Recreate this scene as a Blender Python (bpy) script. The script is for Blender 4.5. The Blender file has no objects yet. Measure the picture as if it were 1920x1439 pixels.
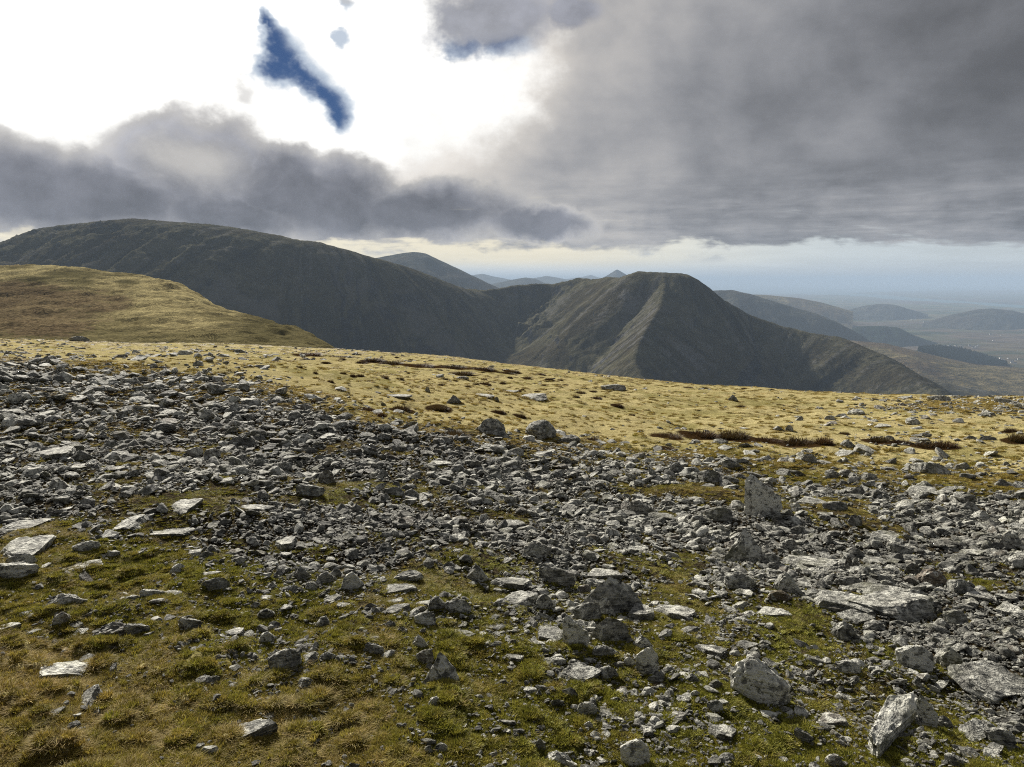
import bpy, bmesh, math, random
import numpy as np
from mathutils import Vector, noise as mnoise

SC = bpy.context.scene
COL = SC.collection
R = math.radians
rng = np.random.default_rng(7)
random.seed(7)

# ------------------------------------------------------------------ camera
F_PX, CXP, CYP = 1480.0, 960.0, 719.5            # focal length / centre in photo pixels (1920x1439)
HORIZON = 525.0
PITCH = math.atan((CYP - HORIZON) / F_PX)
cam = bpy.data.cameras.new('camera')
cam.sensor_width = 36.0
cam.lens = 36.0 * F_PX / 1920.0
cam.clip_start = 0.05
cam.clip_end = 400000.0
camo = bpy.data.objects.new('camera', cam)
camo.rotation_euler = (math.pi / 2 - PITCH, 0, 0)
COL.objects.link(camo)
SC.camera = camo

# ------------------------------------------------------------------ light
SUN_AZ, SUN_EL = R(-22.0), R(27.0)               # azimuth from +Y towards +X
SUN_STRENGTH = 5.0
SKY_STRENGTH = 0.085
EXPOSURE = 0.8


class E:
    """tiny expression builder for shader math"""
    nt = None

    def __init__(s, sock): s.s = sock

    @staticmethod
    def m(op, *a, clamp=False):
        n = E.nt.nodes.new('ShaderNodeMath'); n.operation = op; n.use_clamp = clamp
        for i, v in enumerate(a):
            if isinstance(v, E): E.nt.links.new(v.s, n.inputs[i])
            else: n.inputs[i].default_value = float(v)
        return E(n.outputs[0])
    def __add__(s, o): return E.m('ADD', s, o)
    __radd__ = __add__
    def __sub__(s, o): return E.m('SUBTRACT', s, o)
    def __rsub__(s, o): return E.m('SUBTRACT', o, s)
    def __mul__(s, o): return E.m('MULTIPLY', s, o)
    __rmul__ = __mul__
    def __truediv__(s, o): return E.m('DIVIDE', s, o)
    def __rtruediv__(s, o): return E.m('DIVIDE', o, s)
    def __neg__(s): return E.m('MULTIPLY', s, -1)
    def __pow__(s, o): return E.m('POWER', s, o)
    def clamp(s): return E.m('ADD', s, 0, clamp=True)


def emax(*a):
    r = a[0]
    for b in a[1:]: r = E.m('MAXIMUM', r, b)
    return r


def emin(*a):
    r = a[0]
    for b in a[1:]: r = E.m('MINIMUM', r, b)
    return r


def sstep(v, lo, hi, a=0.0, b=1.0):
    n = E.nt.nodes.new('ShaderNodeMapRange'); n.interpolation_type = 'SMOOTHSTEP'
    E.nt.links.new(v.s, n.inputs[0])
    for i, q in zip((1, 2, 3, 4), (lo, hi, a, b)): n.inputs[i].default_value = q
    return E(n.outputs[0])


def comb(x, y, z):
    n = E.nt.nodes.new('ShaderNodeCombineXYZ')
    for i, v in enumerate((x, y, z)):
        if isinstance(v, E): E.nt.links.new(v.s, n.inputs[i])
        else: n.inputs[i].default_value = float(v)
    return E(n.outputs[0])


def sep(v):
    n = E.nt.nodes.new('ShaderNodeSeparateXYZ'); E.nt.links.new(v.s, n.inputs[0])
    return E(n.outputs[0]), E(n.outputs[1]), E(n.outputs[2])


def vmul(v, xyz):
    n = E.nt.nodes.new('ShaderNodeVectorMath'); n.operation = 'MULTIPLY'
    E.nt.links.new(v.s, n.inputs[0]); n.inputs[1].default_value = xyz
    return E(n.outputs[0])


def vadd(v, w):
    n = E.nt.nodes.new('ShaderNodeVectorMath'); n.operation = 'ADD'
    E.nt.links.new(v.s, n.inputs[0])
    if isinstance(w, E): E.nt.links.new(w.s, n.inputs[1])
    else: n.inputs[1].default_value = w
    return E(n.outputs[0])


def enoise(vec, scale, detail=4, rough=0.55, dist=0.0, lac=2.0):
    n = E.nt.nodes.new('ShaderNodeTexNoise')
    E.nt.links.new(vec.s, n.inputs['Vector'])
    n.inputs['Scale'].default_value = scale; n.inputs['Detail'].default_value = detail
    n.inputs['Roughness'].default_value = rough; n.inputs['Distortion'].default_value = dist
    n.inputs['Lacunarity'].default_value = lac
    return E(n.outputs[0])


def evoro(vec, scale, feature='F1', out='Distance', rnd=1.0):
    n = E.nt.nodes.new('ShaderNodeTexVoronoi'); n.feature = feature
    E.nt.links.new(vec.s, n.inputs['Vector']); n.inputs['Scale'].default_value = scale
    n.inputs['Randomness'].default_value = rnd
    return E(n.outputs[out])


def rgb(c):
    n = E.nt.nodes.new('ShaderNodeRGB'); n.outputs[0].default_value = (c[0], c[1], c[2], 1)
    return E(n.outputs[0])


def mixc(f, a, b, mode='MIX'):
    n = E.nt.nodes.new('ShaderNodeMix'); n.data_type = 'RGBA'; n.blend_type = mode
    if isinstance(f, E): E.nt.links.new(f.s, n.inputs[0])
    else: n.inputs[0].default_value = f
    for i, v in ((6, a), (7, b)):
        if isinstance(v, E): E.nt.links.new(v.s, n.inputs[i])
        else: n.inputs[i].default_value = (v[0], v[1], v[2], 1)
    return E(n.outputs[2])


def cscale(c, f):
    """colour times scalar"""
    n = E.nt.nodes.new('ShaderNodeVectorMath'); n.operation = 'SCALE'
    if isinstance(c, E): E.nt.links.new(c.s, n.inputs[0])
    else: n.inputs[0].default_value = c
    if isinstance(f, E): E.nt.links.new(f.s, n.inputs['Scale'])
    else: n.inputs['Scale'].default_value = f
    return E(n.outputs[0])


# photo pixel <-> world
SP, CP = math.sin(PITCH), math.cos(PITCH)


def pix_dir(px, py):
    X = (np.asarray(px, float) - CXP) / F_PX
    Y = (CYP - np.asarray(py, float)) / F_PX
    return X, CP + Y * SP, -SP + Y * CP          # x, y, z


def at_depth(px, py, D):
    x, y, z = pix_dir(px, py)
    k = D / y
    return x * k, y * k, z * k


def to_pix(x, y, z):
    dep = y * CP - z * SP
    return CXP + F_PX * x / dep, CYP - F_PX * (y * SP + z * CP) / dep


def azel(px, py):
    x, y, z = pix_dir(px, py)
    return float(np.arctan2(x, y)), float(np.arctan2(z, np.hypot(x, y)))


# ------------------------------------------------------------------ sky (world)
def build_world():
    w = bpy.data.worlds.new('World'); SC.world = w; w.use_nodes = True
    nt = w.node_tree; nt.nodes.clear(); E.nt = nt
    out = nt.nodes.new('ShaderNodeOutputWorld')
    bg = nt.nodes.new('ShaderNodeBackground'); bg.inputs[1].default_value = SKY_STRENGTH
    nt.links.new(bg.outputs[0], out.inputs[0])
    sky = nt.nodes.new('ShaderNodeTexSky'); sky.sky_type = 'NISHITA'; sky.sun_disc = False
    sky.sun_elevation = SUN_EL; sky.sun_rotation = SUN_AZ
    sky.altitude = 900; sky.ozone_density = 2.0; sky.dust_density = 0.4
    tc = nt.nodes.new('ShaderNodeTexCoord')
    d = E(tc.outputs['Generated'])
    dx, dy, dz = sep(d)
    az = E.m('ARCTAN2', dx, dy)
    el = E.m('ARCSINE', dz)
    elc = emax(dz, 0.0)
    # coordinates on a flat cloud deck: streaks compress towards the horizon
    inv = 1.0 / (elc + 0.07)
    deck = comb(dx * inv, dy * inv, 0.0)
    ang = comb(az, el * 1.25, 0.3)
    # billowy warp
    w1 = enoise(ang, 7.0, 3, 0.55)
    w2 = enoise(vadd(ang, (4.3, 1.7, 2.2)), 7.0, 3, 0.55)
    w3 = enoise(vadd(ang, (9.3, 7.7, 1.2)), 24.0, 4, 0.62)
    w4 = enoise(vadd(ang, (3.3, 5.7, 8.2)), 24.0, 4, 0.62)
    azw = az + (w1 - 0.5) * 0.075 + (w3 - 0.5) * 0.035
    elw = el + (w2 - 0.5) * 0.060 + (w4 - 0.5) * 0.030

    def blob(px, py, rx, ry, rot=0.0, a=None, e=None):
        """1 at the centre, 0 on the ellipse rim, negative outside"""
        a = a or azw; e = e or elw
        a0, e0 = azel(px, py)
        u, v = a - a0, e - e0
        c, s = math.cos(rot), math.sin(rot)
        p = (u * c + v * s) * (F_PX / rx)
        q = (v * c - u * s) * (F_PX / ry)
        return 1.0 - E.m('SQRT', p * p + q * q)

    # glow of the hidden sun: everything brightens towards it
    sd = (math.sin(SUN_AZ) * math.cos(SUN_EL), math.cos(SUN_AZ) * math.cos(SUN_EL), math.sin(SUN_EL))
    dot = dx * sd[0] + dy * sd[1] + dz * sd[2]
    sang = E.m('ARCCOSINE', emin(emax(dot, -1.0), 1.0))
    glow = E.m('EXPONENT', sang * sang * (-1.0 / 0.16))
    wide = E.m('EXPONENT', sang * (-1.0 / 0.55))

    # --- blue
    blue = cscale(E(sky.outputs[0]), 0.145)
    blue = mixc(1.0, blue, (0.36, 0.64, 1.18), 'MULTIPLY')
    # --- bright broken cumulus round the sun, with its holes
    def capsule(p0, p1, r0, r1):
        (a0, e0), (a1, e1) = azel(*p0), azel(*p1)
        da, de = a1 - a0, e1 - e0; L2 = da * da + de * de
        t = (((azh - a0) * da + (elh - e0) * de) / L2).clamp()
        u, v = azh - a0 - t * da, elh - e0 - t * de
        return 1.0 - E.m('SQRT', u * u + v * v) / ((r0 + t * (r1 - r0)) * (1.0 / F_PX))

    w5 = enoise(vadd(ang, (6.1, 0.4, 3.3)), 13.0, 4, 0.6)
    w6 = enoise(vadd(ang, (1.1, 9.4, 6.3)), 13.0, 3, 0.5)
    azh = az + (w1 - 0.5) * 0.035 + (w5 - 0.5) * 0.075 + (w3 - 0.5) * 0.012
    elh = el + (w2 - 0.5) * 0.035 + (w6 - 0.5) * 0.060 + (w4 - 0.5) * 0.012
    hole = emax(capsule((514, 45), (532, 108), 18, 60), capsule((530, 112), (585, 165), 58, 52), capsule((585, 165), (635, 208), 52, 36))
    hole = sstep(hole + (w3 - 0.5) * 0.7 + (w5 - 0.5) * 1.1 - sstep(elh, 0.19, 0.30) * 0.25, -0.15, 0.95) * sstep(w3 * 0.5 + w5 * 0.5, 0.34, 0.52, 0.72, 1.0)
    hole2 = emax(blob(655, 84, 26, 20), blob(955, 84, 80, 42), blob(655, 18, 30, 22) - 0.15, blob(870, 86, 60, 26))
    hole2 = sstep(hole2 + (w3 - 0.5) * 0.8, 0.0, 0.6) * 0.45
    hole = emax(hole, hole2)
    cumn = enoise(vadd(ang, (1.0, 2.0, 5.0)), 11.0, 6, 0.6)
    white_l = 3.7 + cumn * 6.0 + glow * 3.0
    white = cscale(mixc(glow, (1.0, 0.985, 0.95), (1.0, 0.99, 0.96)), white_l)
    thin = 1.0 - hole
    col = mixc(sstep(thin, 0.0, 0.62), blue, cscale((0.82, 0.93, 1.08), 4.6))
    col = mixc(sstep(thin, 0.5, 1.0), col, white)
    elp = el * F_PX
    sn = enoise(comb(az * 3.0, el * 30.0, 0.0), 2.6, 4, 0.6, 0.25)
    sn2 = enoise(comb(az * 6.0, el * 16.0, 3.0), 2.2, 4, 0.6, 0.25)
    # --- grey stratus deck (right and everywhere away from the sun)
    gn = enoise(deck, 0.55, 4, 0.55, 0.3)
    gn2 = enoise(vadd(deck, (7.1, 3.3, 0.0)), 1.7, 5, 0.6, 0.2)
    gn3 = enoise(vadd(ang, (2.2, 8.1, 0.0)), 3.4, 5, 0.52, 0.1)
    edge = azw * 1.0
    a_deck, _ = azel(880, 200)
    # the sunward opening as a big blob; outside it is the deck
    opening = emax(blob(300, 60, 540, 250, 0.0), blob(745, 145, 250, 150, 0.12), blob(560, 255, 300, 60, 0.0))
    deck_m = sstep(opening * -1.0 + (gn3 - 0.5) * 0.55 + (w3 - 0.5) * 0.35, -0.28, 0.22)
    gn4 = enoise(vadd(ang, (8.2, 1.1, 4.0)), 7.5, 5, 0.55, 0.15)
    gl = 1.25 + (gn - 0.5) * 1.0 + (gn2 - 0.5) * 0.7 + (gn3 - 0.5) * 3.0 + (gn4 - 0.5) * 2.6 + wide * 2.4 + sstep(opening + (gn3 - 0.5) * 0.9, -1.0, 0.1) * 2.6 - sstep(az, 0.28, 0.62) * sstep(el, 0.05, 0.28) * 0.35
    low = 1.0 - sstep(el, 0.05, 0.16)
    gl = gl + low * ((sn - 0.5) * 2.4 + (sn2 - 0.5) * 2.6)
    gl = E.m('SMOOTH_MAX', gl, 0.75, 0.8)
    warm = sstep(gl, 1.2, 4.5)
    dcol = cscale(mixc(warm, (0.94, 0.96, 1.04), (1.06, 1.0, 0.93)), gl)
    col = mixc(deck_m, col, dcol)
    # dark tatter at the top
    tat = sstep(emax(blob(925, 30, 165, 80), blob(1060, 20, 80, 45)) + (w3 - 0.5) * 0.7 + (gn3 - 0.5) * 0.5, 0.0, 0.6)
    tblue = sstep(emax(blob(960, 92, 70, 30), blob(870, 90, 52, 18)) + (w3 - 0.5) * 0.9, 0.0, 0.7)
    col = mixc(tat * 0.92, col, mixc(tblue * 0.8, cscale((0.92, 0.95, 1.1), 2.3 + (w3 - 0.5) * 2.4 + (gn4 - 0.5) * 2.0), blue))
    spot = sstep(emax(blob(465, 180, 24, 22), blob(655, 12, 22, 18), blob(15, 232, 18, 16)) + (w3 - 0.5) * 0.5, 0.0, 0.8)
    col = mixc(spot * 0.6, col, cscale((0.95, 0.92, 0.9), 3.8))
    # --- low dark cumulus bank above the left mountain
    bank = emax(blob(-40, 350, 210, 110), blob(370, 322, 170, 112), blob(520, 345, 120, 90), blob(620, 375, 180, 100),
                blob(800, 395, 240, 72), blob(150, 375, 260, 92), blob(1000, 418, 130, 44), blob(-400, 350, 300, 110), blob(430, 405, 200, 62))
    bn = enoise(vadd(ang, (5.0, 5.0, 1.0)), 9.0, 7, 0.58, 0.4)
    bank_m = sstep(bank + (bn - 0.5) * 0.35, 0.0, 0.22)
    rim = 1.0 - sstep(bank + (bn - 0.5) * 0.35, 0.08, 0.62)
    lit = sstep(blob(365, 305, 150, 90, 0.0) + (bn - 0.5) * 1.2, 0.0, 1.0)
    bl = 1.30 + (bn - 0.5) * 2.2 + (w3 - 0.5) * 1.0 + rim * 2.2 + lit * 1.9
    bcol = cscale(mixc(emax(lit, rim) * 0.8, (0.93, 0.955, 1.10), (1.05, 1.0, 0.92)), emax(bl, 0.9))
    col = mixc(bank_m, col, bcol)
    # --- streaks of low stratus and the clear pale strip over the horizon
    e_strip = elp - 62.0 + (sn2 - 0.5) * 84.0 - (sn - 0.5) * 30.0
    strip = 1.0 - sstep(e_strip, -8.0, 10.0)
    cream = mixc(sstep(az, 0.0, 0.45), (1.10, 1.0, 0.76), (0.92, 1.0, 1.02))
    shade = mixc(sstep(elp, 8.0, 40.0), (0.92, 1.0, 1.05), cream)
    sl = 5.9 - sstep(az, 0.0, 0.55) * 1.6 + (sn - 0.5) * 1.6 - (1.0 - sstep(elp, 0.0, 40.0)) * 0.7
    col = mixc(strip, col, cscale(shade, sl))
    wisps = sstep(sn2 + (sn - 0.5) * 0.4, 0.56, 0.72) * sstep(elp, 22.0, 50.0) * strip
    col = mixc(wisps * 0.7, col, cscale((0.9, 0.96, 1.06), 3.2))
    # light breaks in the lower deck
    brk = sstep(sn, 0.60, 0.78) * (1.0 - sstep(elp, 90.0, 190.0)) * (1.0 - strip) * sstep(az, -0.12, 0.02)
    col = mixc(brk * 0.55, col, cscale(cream, 4.6))
    nt.links.new(col.s, bg.inputs[0])
    w.cycles.sampling_method = 'NONE'


build_world()
sun = bpy.data.lights.new('sun', 'SUN')
sun.energy = SUN_STRENGTH; sun.angle = R(2.5); sun.color = (1.0, 0.94, 0.84)
suno = bpy.data.objects.new('sun', sun); COL.objects.link(suno)
sdir = Vector((math.sin(SUN_AZ) * math.cos(SUN_EL), math.cos(SUN_AZ) * math.cos(SUN_EL), math.sin(SUN_EL)))
suno.rotation_euler = sdir.to_track_quat('Z', 'Y').to_euler()

vs = SC.view_settings
vs.view_transform = 'Standard'; vs.look = 'None'; vs.exposure = EXPOSURE; vs.gamma = 1.0
vs.use_curve_mapping = False
SC.render.engine = 'CYCLES'
SC.cycles.max_bounces = 5; SC.cycles.diffuse_bounces = 2; SC.cycles.glossy_bounces = 1
SC.cycles.transparent_max_bounces = 4; SC.cycles.volume_bounces = 1
SC.cycles.use_denoising = False
SC.cycles.filter_width = 1.1
SC.cycles.use_adaptive_sampling = True; SC.cycles.adaptive_threshold = 0.008
SC.cycles.sample_clamp_indirect = 4.0

# ------------------------------------------------------------------ numpy noise
_perm = {}


def _tab(seed):
    if seed not in _perm:
        r = np.random.default_rng(1000 + seed)
        p = r.permutation(256); a = r.random(256) * 2 * math.pi
        _perm[seed] = (np.concatenate([p, p]), np.cos(a), np.sin(a))
    return _perm[seed]


def perlin(x, y, seed=0):
    p, gx, gy = _tab(seed)
    x = np.asarray(x, float); y = np.asarray(y, float)
    xi = np.floor(x).astype(int); yi = np.floor(y).astype(int)
    xf = x - xi; yf = y - yi
    u = xf * xf * xf * (xf * (xf * 6 - 15) + 10); v = yf * yf * yf * (yf * (yf * 6 - 15) + 10)
    def g(ix, iy, fx, fy):
        h = p[(p[ix & 255] + iy) & 255]
        return gx[h] * fx + gy[h] * fy
    a = g(xi, yi, xf, yf); b = g(xi + 1, yi, xf - 1, yf)
    c = g(xi, yi + 1, xf, yf - 1); d = g(xi + 1, yi + 1, xf - 1, yf - 1)
    return 1.4 * ((a + (b - a) * u) + ((c + (d - c) * u) - (a + (b - a) * u)) * v)


def fbm(x, y, seed=0, octaves=4, gain=0.5):
    r = 0; a = 1.0; f = 1.0
    for i in range(octaves):
        r = r + a * perlin(x * f + 17.3 * i, y * f - 9.1 * i, seed + i); a *= gain; f *= 2.03
    return r


def ridged(x, y, seed=0, octaves=4, gain=0.5):
    r = 0; a = 1.0; f = 1.0
    for i in range(octaves):
        r = r + a * (1 - 2 * np.abs(perlin(x * f + 7.3 * i, y * f + 3.1 * i, seed + i))); a *= gain; f *= 2.03
    return r


def smooth(t):
    t = np.clip(t, 0, 1); return t * t * (3 - 2 * t)


# ------------------------------------------------------------------ materials
def new_mat(name, rough=0.9, spec=0.0):
    m = bpy.data.materials.new(name); m.use_nodes = True
    nt = m.node_tree; E.nt = nt
    b = nt.nodes['Principled BSDF']
    b.inputs['Roughness'].default_value = rough
    b.inputs['Specular IOR Level'].default_value = spec
    return m, nt, b


def position():
    return E(E.nt.nodes.new('ShaderNodeNewGeometry').outputs['Position'])


def bump(b, h, strength, dist):
    n = E.nt.nodes.new('ShaderNodeBump'); n.inputs['Strength'].default_value = strength
    n.inputs['Distance'].default_value = dist
    E.nt.links.new(h.s, n.inputs['Height']); E.nt.links.new(n.outputs[0], b.inputs['Normal'])


def attr(name, typ='GEOMETRY', out='Fac'):
    n = E.nt.nodes.new('ShaderNodeAttribute'); n.attribute_name = name; n.attribute_type = typ
    return E(n.outputs[out])


def obj_random():
    return E(E.nt.nodes.new('ShaderNodeObjectInfo').outputs['Random'])


def mat_rock():
    m, nt, b = new_mat('lichened_rock', 0.8, 0.2)
    P = position(); rnd = obj_random()
    tint = attr('tint', 'INSTANCER')          # 0 dark slate .. 1 pale lichen-covered
    brown = attr('brown', 'INSTANCER')
    off = comb(rnd * 31.0, rnd * 17.0, rnd * 7.0)
    Q = vadd(P, off)
    tco = nt.nodes.new('ShaderNodeTexCoord'); O = vadd(E(tco.outputs['Object']), off)
    strata = enoise(vmul(O, (1.8, 1.8, 10.0)), 1.5, 3, 0.7, 0.5)
    n2 = enoise(Q, 30.0, 4, 0.72, 0.3)
    base = mixc(sstep(strata * 0.5 + n2 * 0.5, 0.38, 0.64), (0.092, 0.093, 0.082), (0.40, 0.393, 0.345))
    base = mixc(brown * 0.75, base, mixc(n2, (0.11, 0.07, 0.04), (0.26, 0.19, 0.125)))
    # crusts of white lichen, black pits, thin green algae
    l1 = enoise(Q, 13.0, 4, 0.68, 0.6)
    lv = (l1 - 0.5) * 1.6 + (n2 - 0.5) * 0.5 + tint * 0.34 - 0.19
    lich = sstep(lv, 0.0, 0.07)
    base = mixc(lich * 0.85, base, mixc(n2, (0.36, 0.36, 0.31), (0.74, 0.73, 0.65)))
    dk = sstep(enoise(vadd(Q, (8.0, 2.0, 4.0)), 21.0, 3, 0.7, 0.5) * 0.7 + strata * 0.3, 0.38, 0.45, 1.0, 0.0)
    base = mixc(dk * 0.8, base, (0.030, 0.030, 0.029))
    gr = sstep(enoise(vadd(Q, (1.0, 7.0, 2.0)), 5.0, 2, 0.6), 0.52, 0.70) * 0.40
    base = mixc(gr, base, (0.12, 0.12, 0.05))
    base = cscale(base, 0.78 + tint * 0.45)
    nt.links.new(base.s, b.inputs['Base Color'])
    bump(b, strata * 0.6 + n2 * 0.6, 0.95, 0.045)
    return m


def mat_ground():
    m, nt, b = new_mat('moorland_ground', 1.0)
    P = position()
    zc = nt.nodes.new('ShaderNodeVertexColor'); zc.layer_name = 'zone'
    st, go, he = sep(E(zc.outputs[0]))
    n0 = enoise(P, 0.35, 3, 0.6, 0.4)
    n1 = enoise(P, 2.2, 4, 0.62, 0.4)
    n2 = enoise(P, 13.0, 3, 0.68, 0.3)
    n3 = enoise(P, 60.0, 3, 0.65)
    moss = mixc(sstep(n2 * 0.6 + n1 * 0.4, 0.36, 0.66), (0.050, 0.050, 0.012), (0.21, 0.20, 0.042))
    straw = mixc(sstep(n2 * 0.5 + n0 * 0.5, 0.34, 0.66), (0.33, 0.275, 0.128), (0.56, 0.485, 0.25))
    straw = mixc(sstep(n1 * 0.7 + n3 * 0.3, 0.50, 0.68) * 0.5, straw, (0.19, 0.165, 0.050))
    straw = mixc(sstep(n3 * 0.5 + n2 * 0.5, 0.54, 0.66) * 0.4, straw, (0.12, 0.085, 0.03))
    g = sstep(go + (n1 - 0.5) * 1.3 + (n2 - 0.5) * 0.8, 0.35, 0.75)
    straw = mixc(sstep(n0 * 0.65 + n1 * 0.35, 0.46, 0.60) * 0.75, straw, mixc(n2, (0.115, 0.105, 0.03), (0.27, 0.235, 0.085)))
    veg = mixc(g, moss, straw)
    soil = mixc(sstep(n3, 0.35, 0.7), (0.020, 0.016, 0.009), (0.085, 0.070, 0.045))
    s = sstep(st + (n1 - 0.5) * 1.1 + (n2 - 0.5) * 0.7, 0.42, 0.72)
    col = mixc(s, veg, soil)
    col = mixc(sstep(he + (n2 - 0.5) * 0.5, 0.3, 0.6), col, mixc(n3, (0.022, 0.013, 0.006), (0.055, 0.032, 0.013)))
    nt.links.new(col.s, b.inputs['Base Color'])
    bump(b, n2 * 0.6 + n3 * 0.3, 0.9, 0.07)
    return m


def mat_plant(name, lo, hi, lo2, hi2, transl=0.25):
    """blades: colour from the instance tint (0 first pair .. 1 second pair)"""
    m, nt, b = new_mat(name, 0.7, 0.12)
    t = attr('tint', 'INSTANCER'); rnd = obj_random()
    n = enoise(position(), 19.0, 1, 0.6)
    bl = attr('blade')
    k = (sstep(rnd * 0.35 + n * 0.5, 0.2, 0.75) * 0.45 + bl * bl * 0.75).clamp()
    col = mixc(t, mixc(k, lo, hi), mixc(k, lo2, hi2))
    nt.links.new(col.s, b.inputs['Base Color'])
    tr = nt.nodes.new('ShaderNodeBsdfTranslucent'); nt.links.new(col.s, tr.inputs[0])
    mx = nt.nodes.new('ShaderNodeMixShader'); mx.inputs[0].default_value = transl
    nt.links.new(b.outputs[0], mx.inputs[1]); nt.links.new(tr.outputs[0], mx.inputs[2])
    nt.links.new(mx.outputs[0], nt.nodes['Material Output'].inputs[0])
    return m


def mat_mountain():
    m, nt, b = new_mat('mountain_side', 1.0)
    P = position(); geo = nt.nodes.new('ShaderNodeNewGeometry')
    _, _, nz = sep(E(geo.outputs['Normal']))
    gul = attr('gully'); stk = attr('streak')          # run down the fall line
    n0 = enoise(P, 0.006, 3, 0.6, 0.5)
    n1 = enoise(P, 0.03, 5, 0.65, 0.4)
    n2 = enoise(P, 0.16, 4, 0.7)
    grass = mixc(sstep(n1 * 0.6 + n2 * 0.4, 0.35, 0.65), (0.034, 0.034, 0.024), (0.115, 0.107, 0.068))  # grass and scree darkened to paint in the cloud shadow on the mountains
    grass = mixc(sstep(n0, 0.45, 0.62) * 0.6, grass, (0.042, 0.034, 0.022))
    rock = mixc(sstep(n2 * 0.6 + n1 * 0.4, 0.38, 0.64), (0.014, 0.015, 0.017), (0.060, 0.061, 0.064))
    scree = mixc(sstep(n2, 0.35, 0.65), (0.070, 0.069, 0.068), (0.150, 0.147, 0.142))
    steep = 1.0 - sstep(nz + (n1 - 0.5) * 0.20, 0.60, 0.80)
    col = mixc(sstep(steep + (n2 - 0.5) * 0.9 + (n1 - 0.5) * 0.6 + stk * 0.25, 0.35, 0.70), grass, rock)
    sc = sstep(gul + stk * 0.30 + (n1 - 0.5) * 0.5 + (n2 - 0.5) * 0.8, 0.34, 0.80)
    col = mixc(sc * 0.8, col, scree)
    col = mixc(sstep(stk + (n1 - 0.5) * 1.4 + (n2 - 0.5) * 0.6, 0.12, 0.62) * 0.55, col, mixc(n2, (0.070, 0.069, 0.067), (0.155, 0.152, 0.147)))
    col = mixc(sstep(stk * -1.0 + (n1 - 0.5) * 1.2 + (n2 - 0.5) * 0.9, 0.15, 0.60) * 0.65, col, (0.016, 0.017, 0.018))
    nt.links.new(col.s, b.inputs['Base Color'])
    bump(b, n1 * 1.0 + n2 * 0.5, 0.9, 6.0)
    return m


def mat_shoulder():
    m, nt, b = new_mat('grassy_shoulder', 1.0)
    P = position()
    hz = attr('heath'); olv = attr('olive')
    n0 = enoise(vmul(P, (1, 0.55, 1)), 0.018, 5, 0.6, 0.5)
    n1 = enoise(P, 0.09, 6, 0.65, 0.3)
    n2 = enoise(P, 0.6, 5, 0.7)
    straw = mixc(sstep(n1 * 0.5 + n2 * 0.5, 0.36, 0.64), (0.12, 0.098, 0.048), (0.44, 0.375, 0.19))
    straw = mixc(sstep(n0, 0.45, 0.60) * 0.75, straw, mixc(n1, (0.055, 0.050, 0.024), (0.135, 0.115, 0.055)))
    straw = mixc(sstep(olv + (n1 - 0.5) * 0.9 + (n0 - 0.5) * 0.8, 0.35, 0.75) * 0.8, straw, mixc(n2, (0.045, 0.042, 0.020), (0.135, 0.117, 0.056)))
    heath = mixc(sstep(n2, 0.35, 0.65), (0.055, 0.038, 0.024), (0.17, 0.125, 0.075))
    col = mixc(sstep(hz + 0.10 + (n1 - 0.5) * 1.7 + (n2 - 0.5) * 0.9 + (n0 - 0.5) * 0.8, 0.38, 0.72) * 0.8, straw, heath)
    st = sstep(n2 * 0.5 + n1 * 0.5, 0.60, 0.68) * 0.7
    col = mixc(st, col, (0.075, 0.075, 0.065))
    nt.links.new(col.s, b.inputs['Base Color'])
    bump(b, n1 + n2 * 0.5, 0.9, 1.6)
    return m


def mat_hill(name, a, bcol, c, scale):
    m, nt, b = new_mat(name, 1.0)
    P = position()
    n0 = enoise(P, scale, 5, 0.6, 0.4); n1 = enoise(P, scale * 6, 6, 0.68)
    col = mixc(sstep(n1, 0.36, 0.64), a, bcol)
    col = mixc(sstep(n0, 0.46, 0.62) * 0.7, col, c)
    nt.links.new(col.s, b.inputs['Base Color'])
    bump(b, n1 + n0, 0.8, 0.25 / scale)
    return m


def mat_plain():
    m, nt, b = new_mat('lowland', 1.0)
    P = position()
    n0 = enoise(P, 0.00022, 6, 0.6, 0.6)
    n1 = enoise(P, 0.0011, 6, 0.62, 0.4)
    n2 = enoise(P, 0.006, 5, 0.65)
    vn = nt.nodes.new('ShaderNodeTexVoronoi'); vn.feature = 'F1'
    nt.links.new(P.s, vn.inputs['Vector']); vn.inputs['Scale'].default_value = 0.0042
    cr = sep(E(vn.outputs['Color']))[0]
    field = mixc(cr, (0.022, 0.034, 0.016), (0.15, 0.16, 0.080))
    field = mixc(sstep(cr, 0.62, 0.7) * 0.7, field, (0.11, 0.075, 0.04))
    moor = mixc(sstep(n2, 0.4, 0.62), (0.060, 0.046, 0.036), (0.12, 0.094, 0.068))
    wood = mixc(n2, (0.018, 0.024, 0.014), (0.045, 0.05, 0.025))
    col = mixc(sstep(n0 + (n1 - 0.5) * 0.5, 0.42, 0.55), moor, field)
    col = mixc(sstep(n1 * 0.75 + n2 * 0.25, 0.53, 0.60), col, wood)
    nt.links.new(col.s, b.inputs['Base Color'])
    return m


def mat_plain_colour(name, c, rough=0.9):
    m, nt, b = new_mat(name, rough)
    n = enoise(position(), 0.5, 4, 0.6)
    nt.links.new(mixc(n, [v * 0.75 for v in c], [v * 1.2 for v in c]).s, b.inputs['Base Color'])
    return m


def mat_sea():
    m, nt, b = new_mat('sea_water', 0.5)
    n = enoise(position(), 0.0008, 5, 0.6)
    nt.links.new(mixc(n, (0.02, 0.075, 0.095), (0.035, 0.11, 0.135)).s, b.inputs['Base Color'])
    b.inputs['Specular IOR Level'].default_value = 0.4
    bump(b, enoise(position(), 0.02, 3, 0.6), 0.3, 6.0)
    return m


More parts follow.
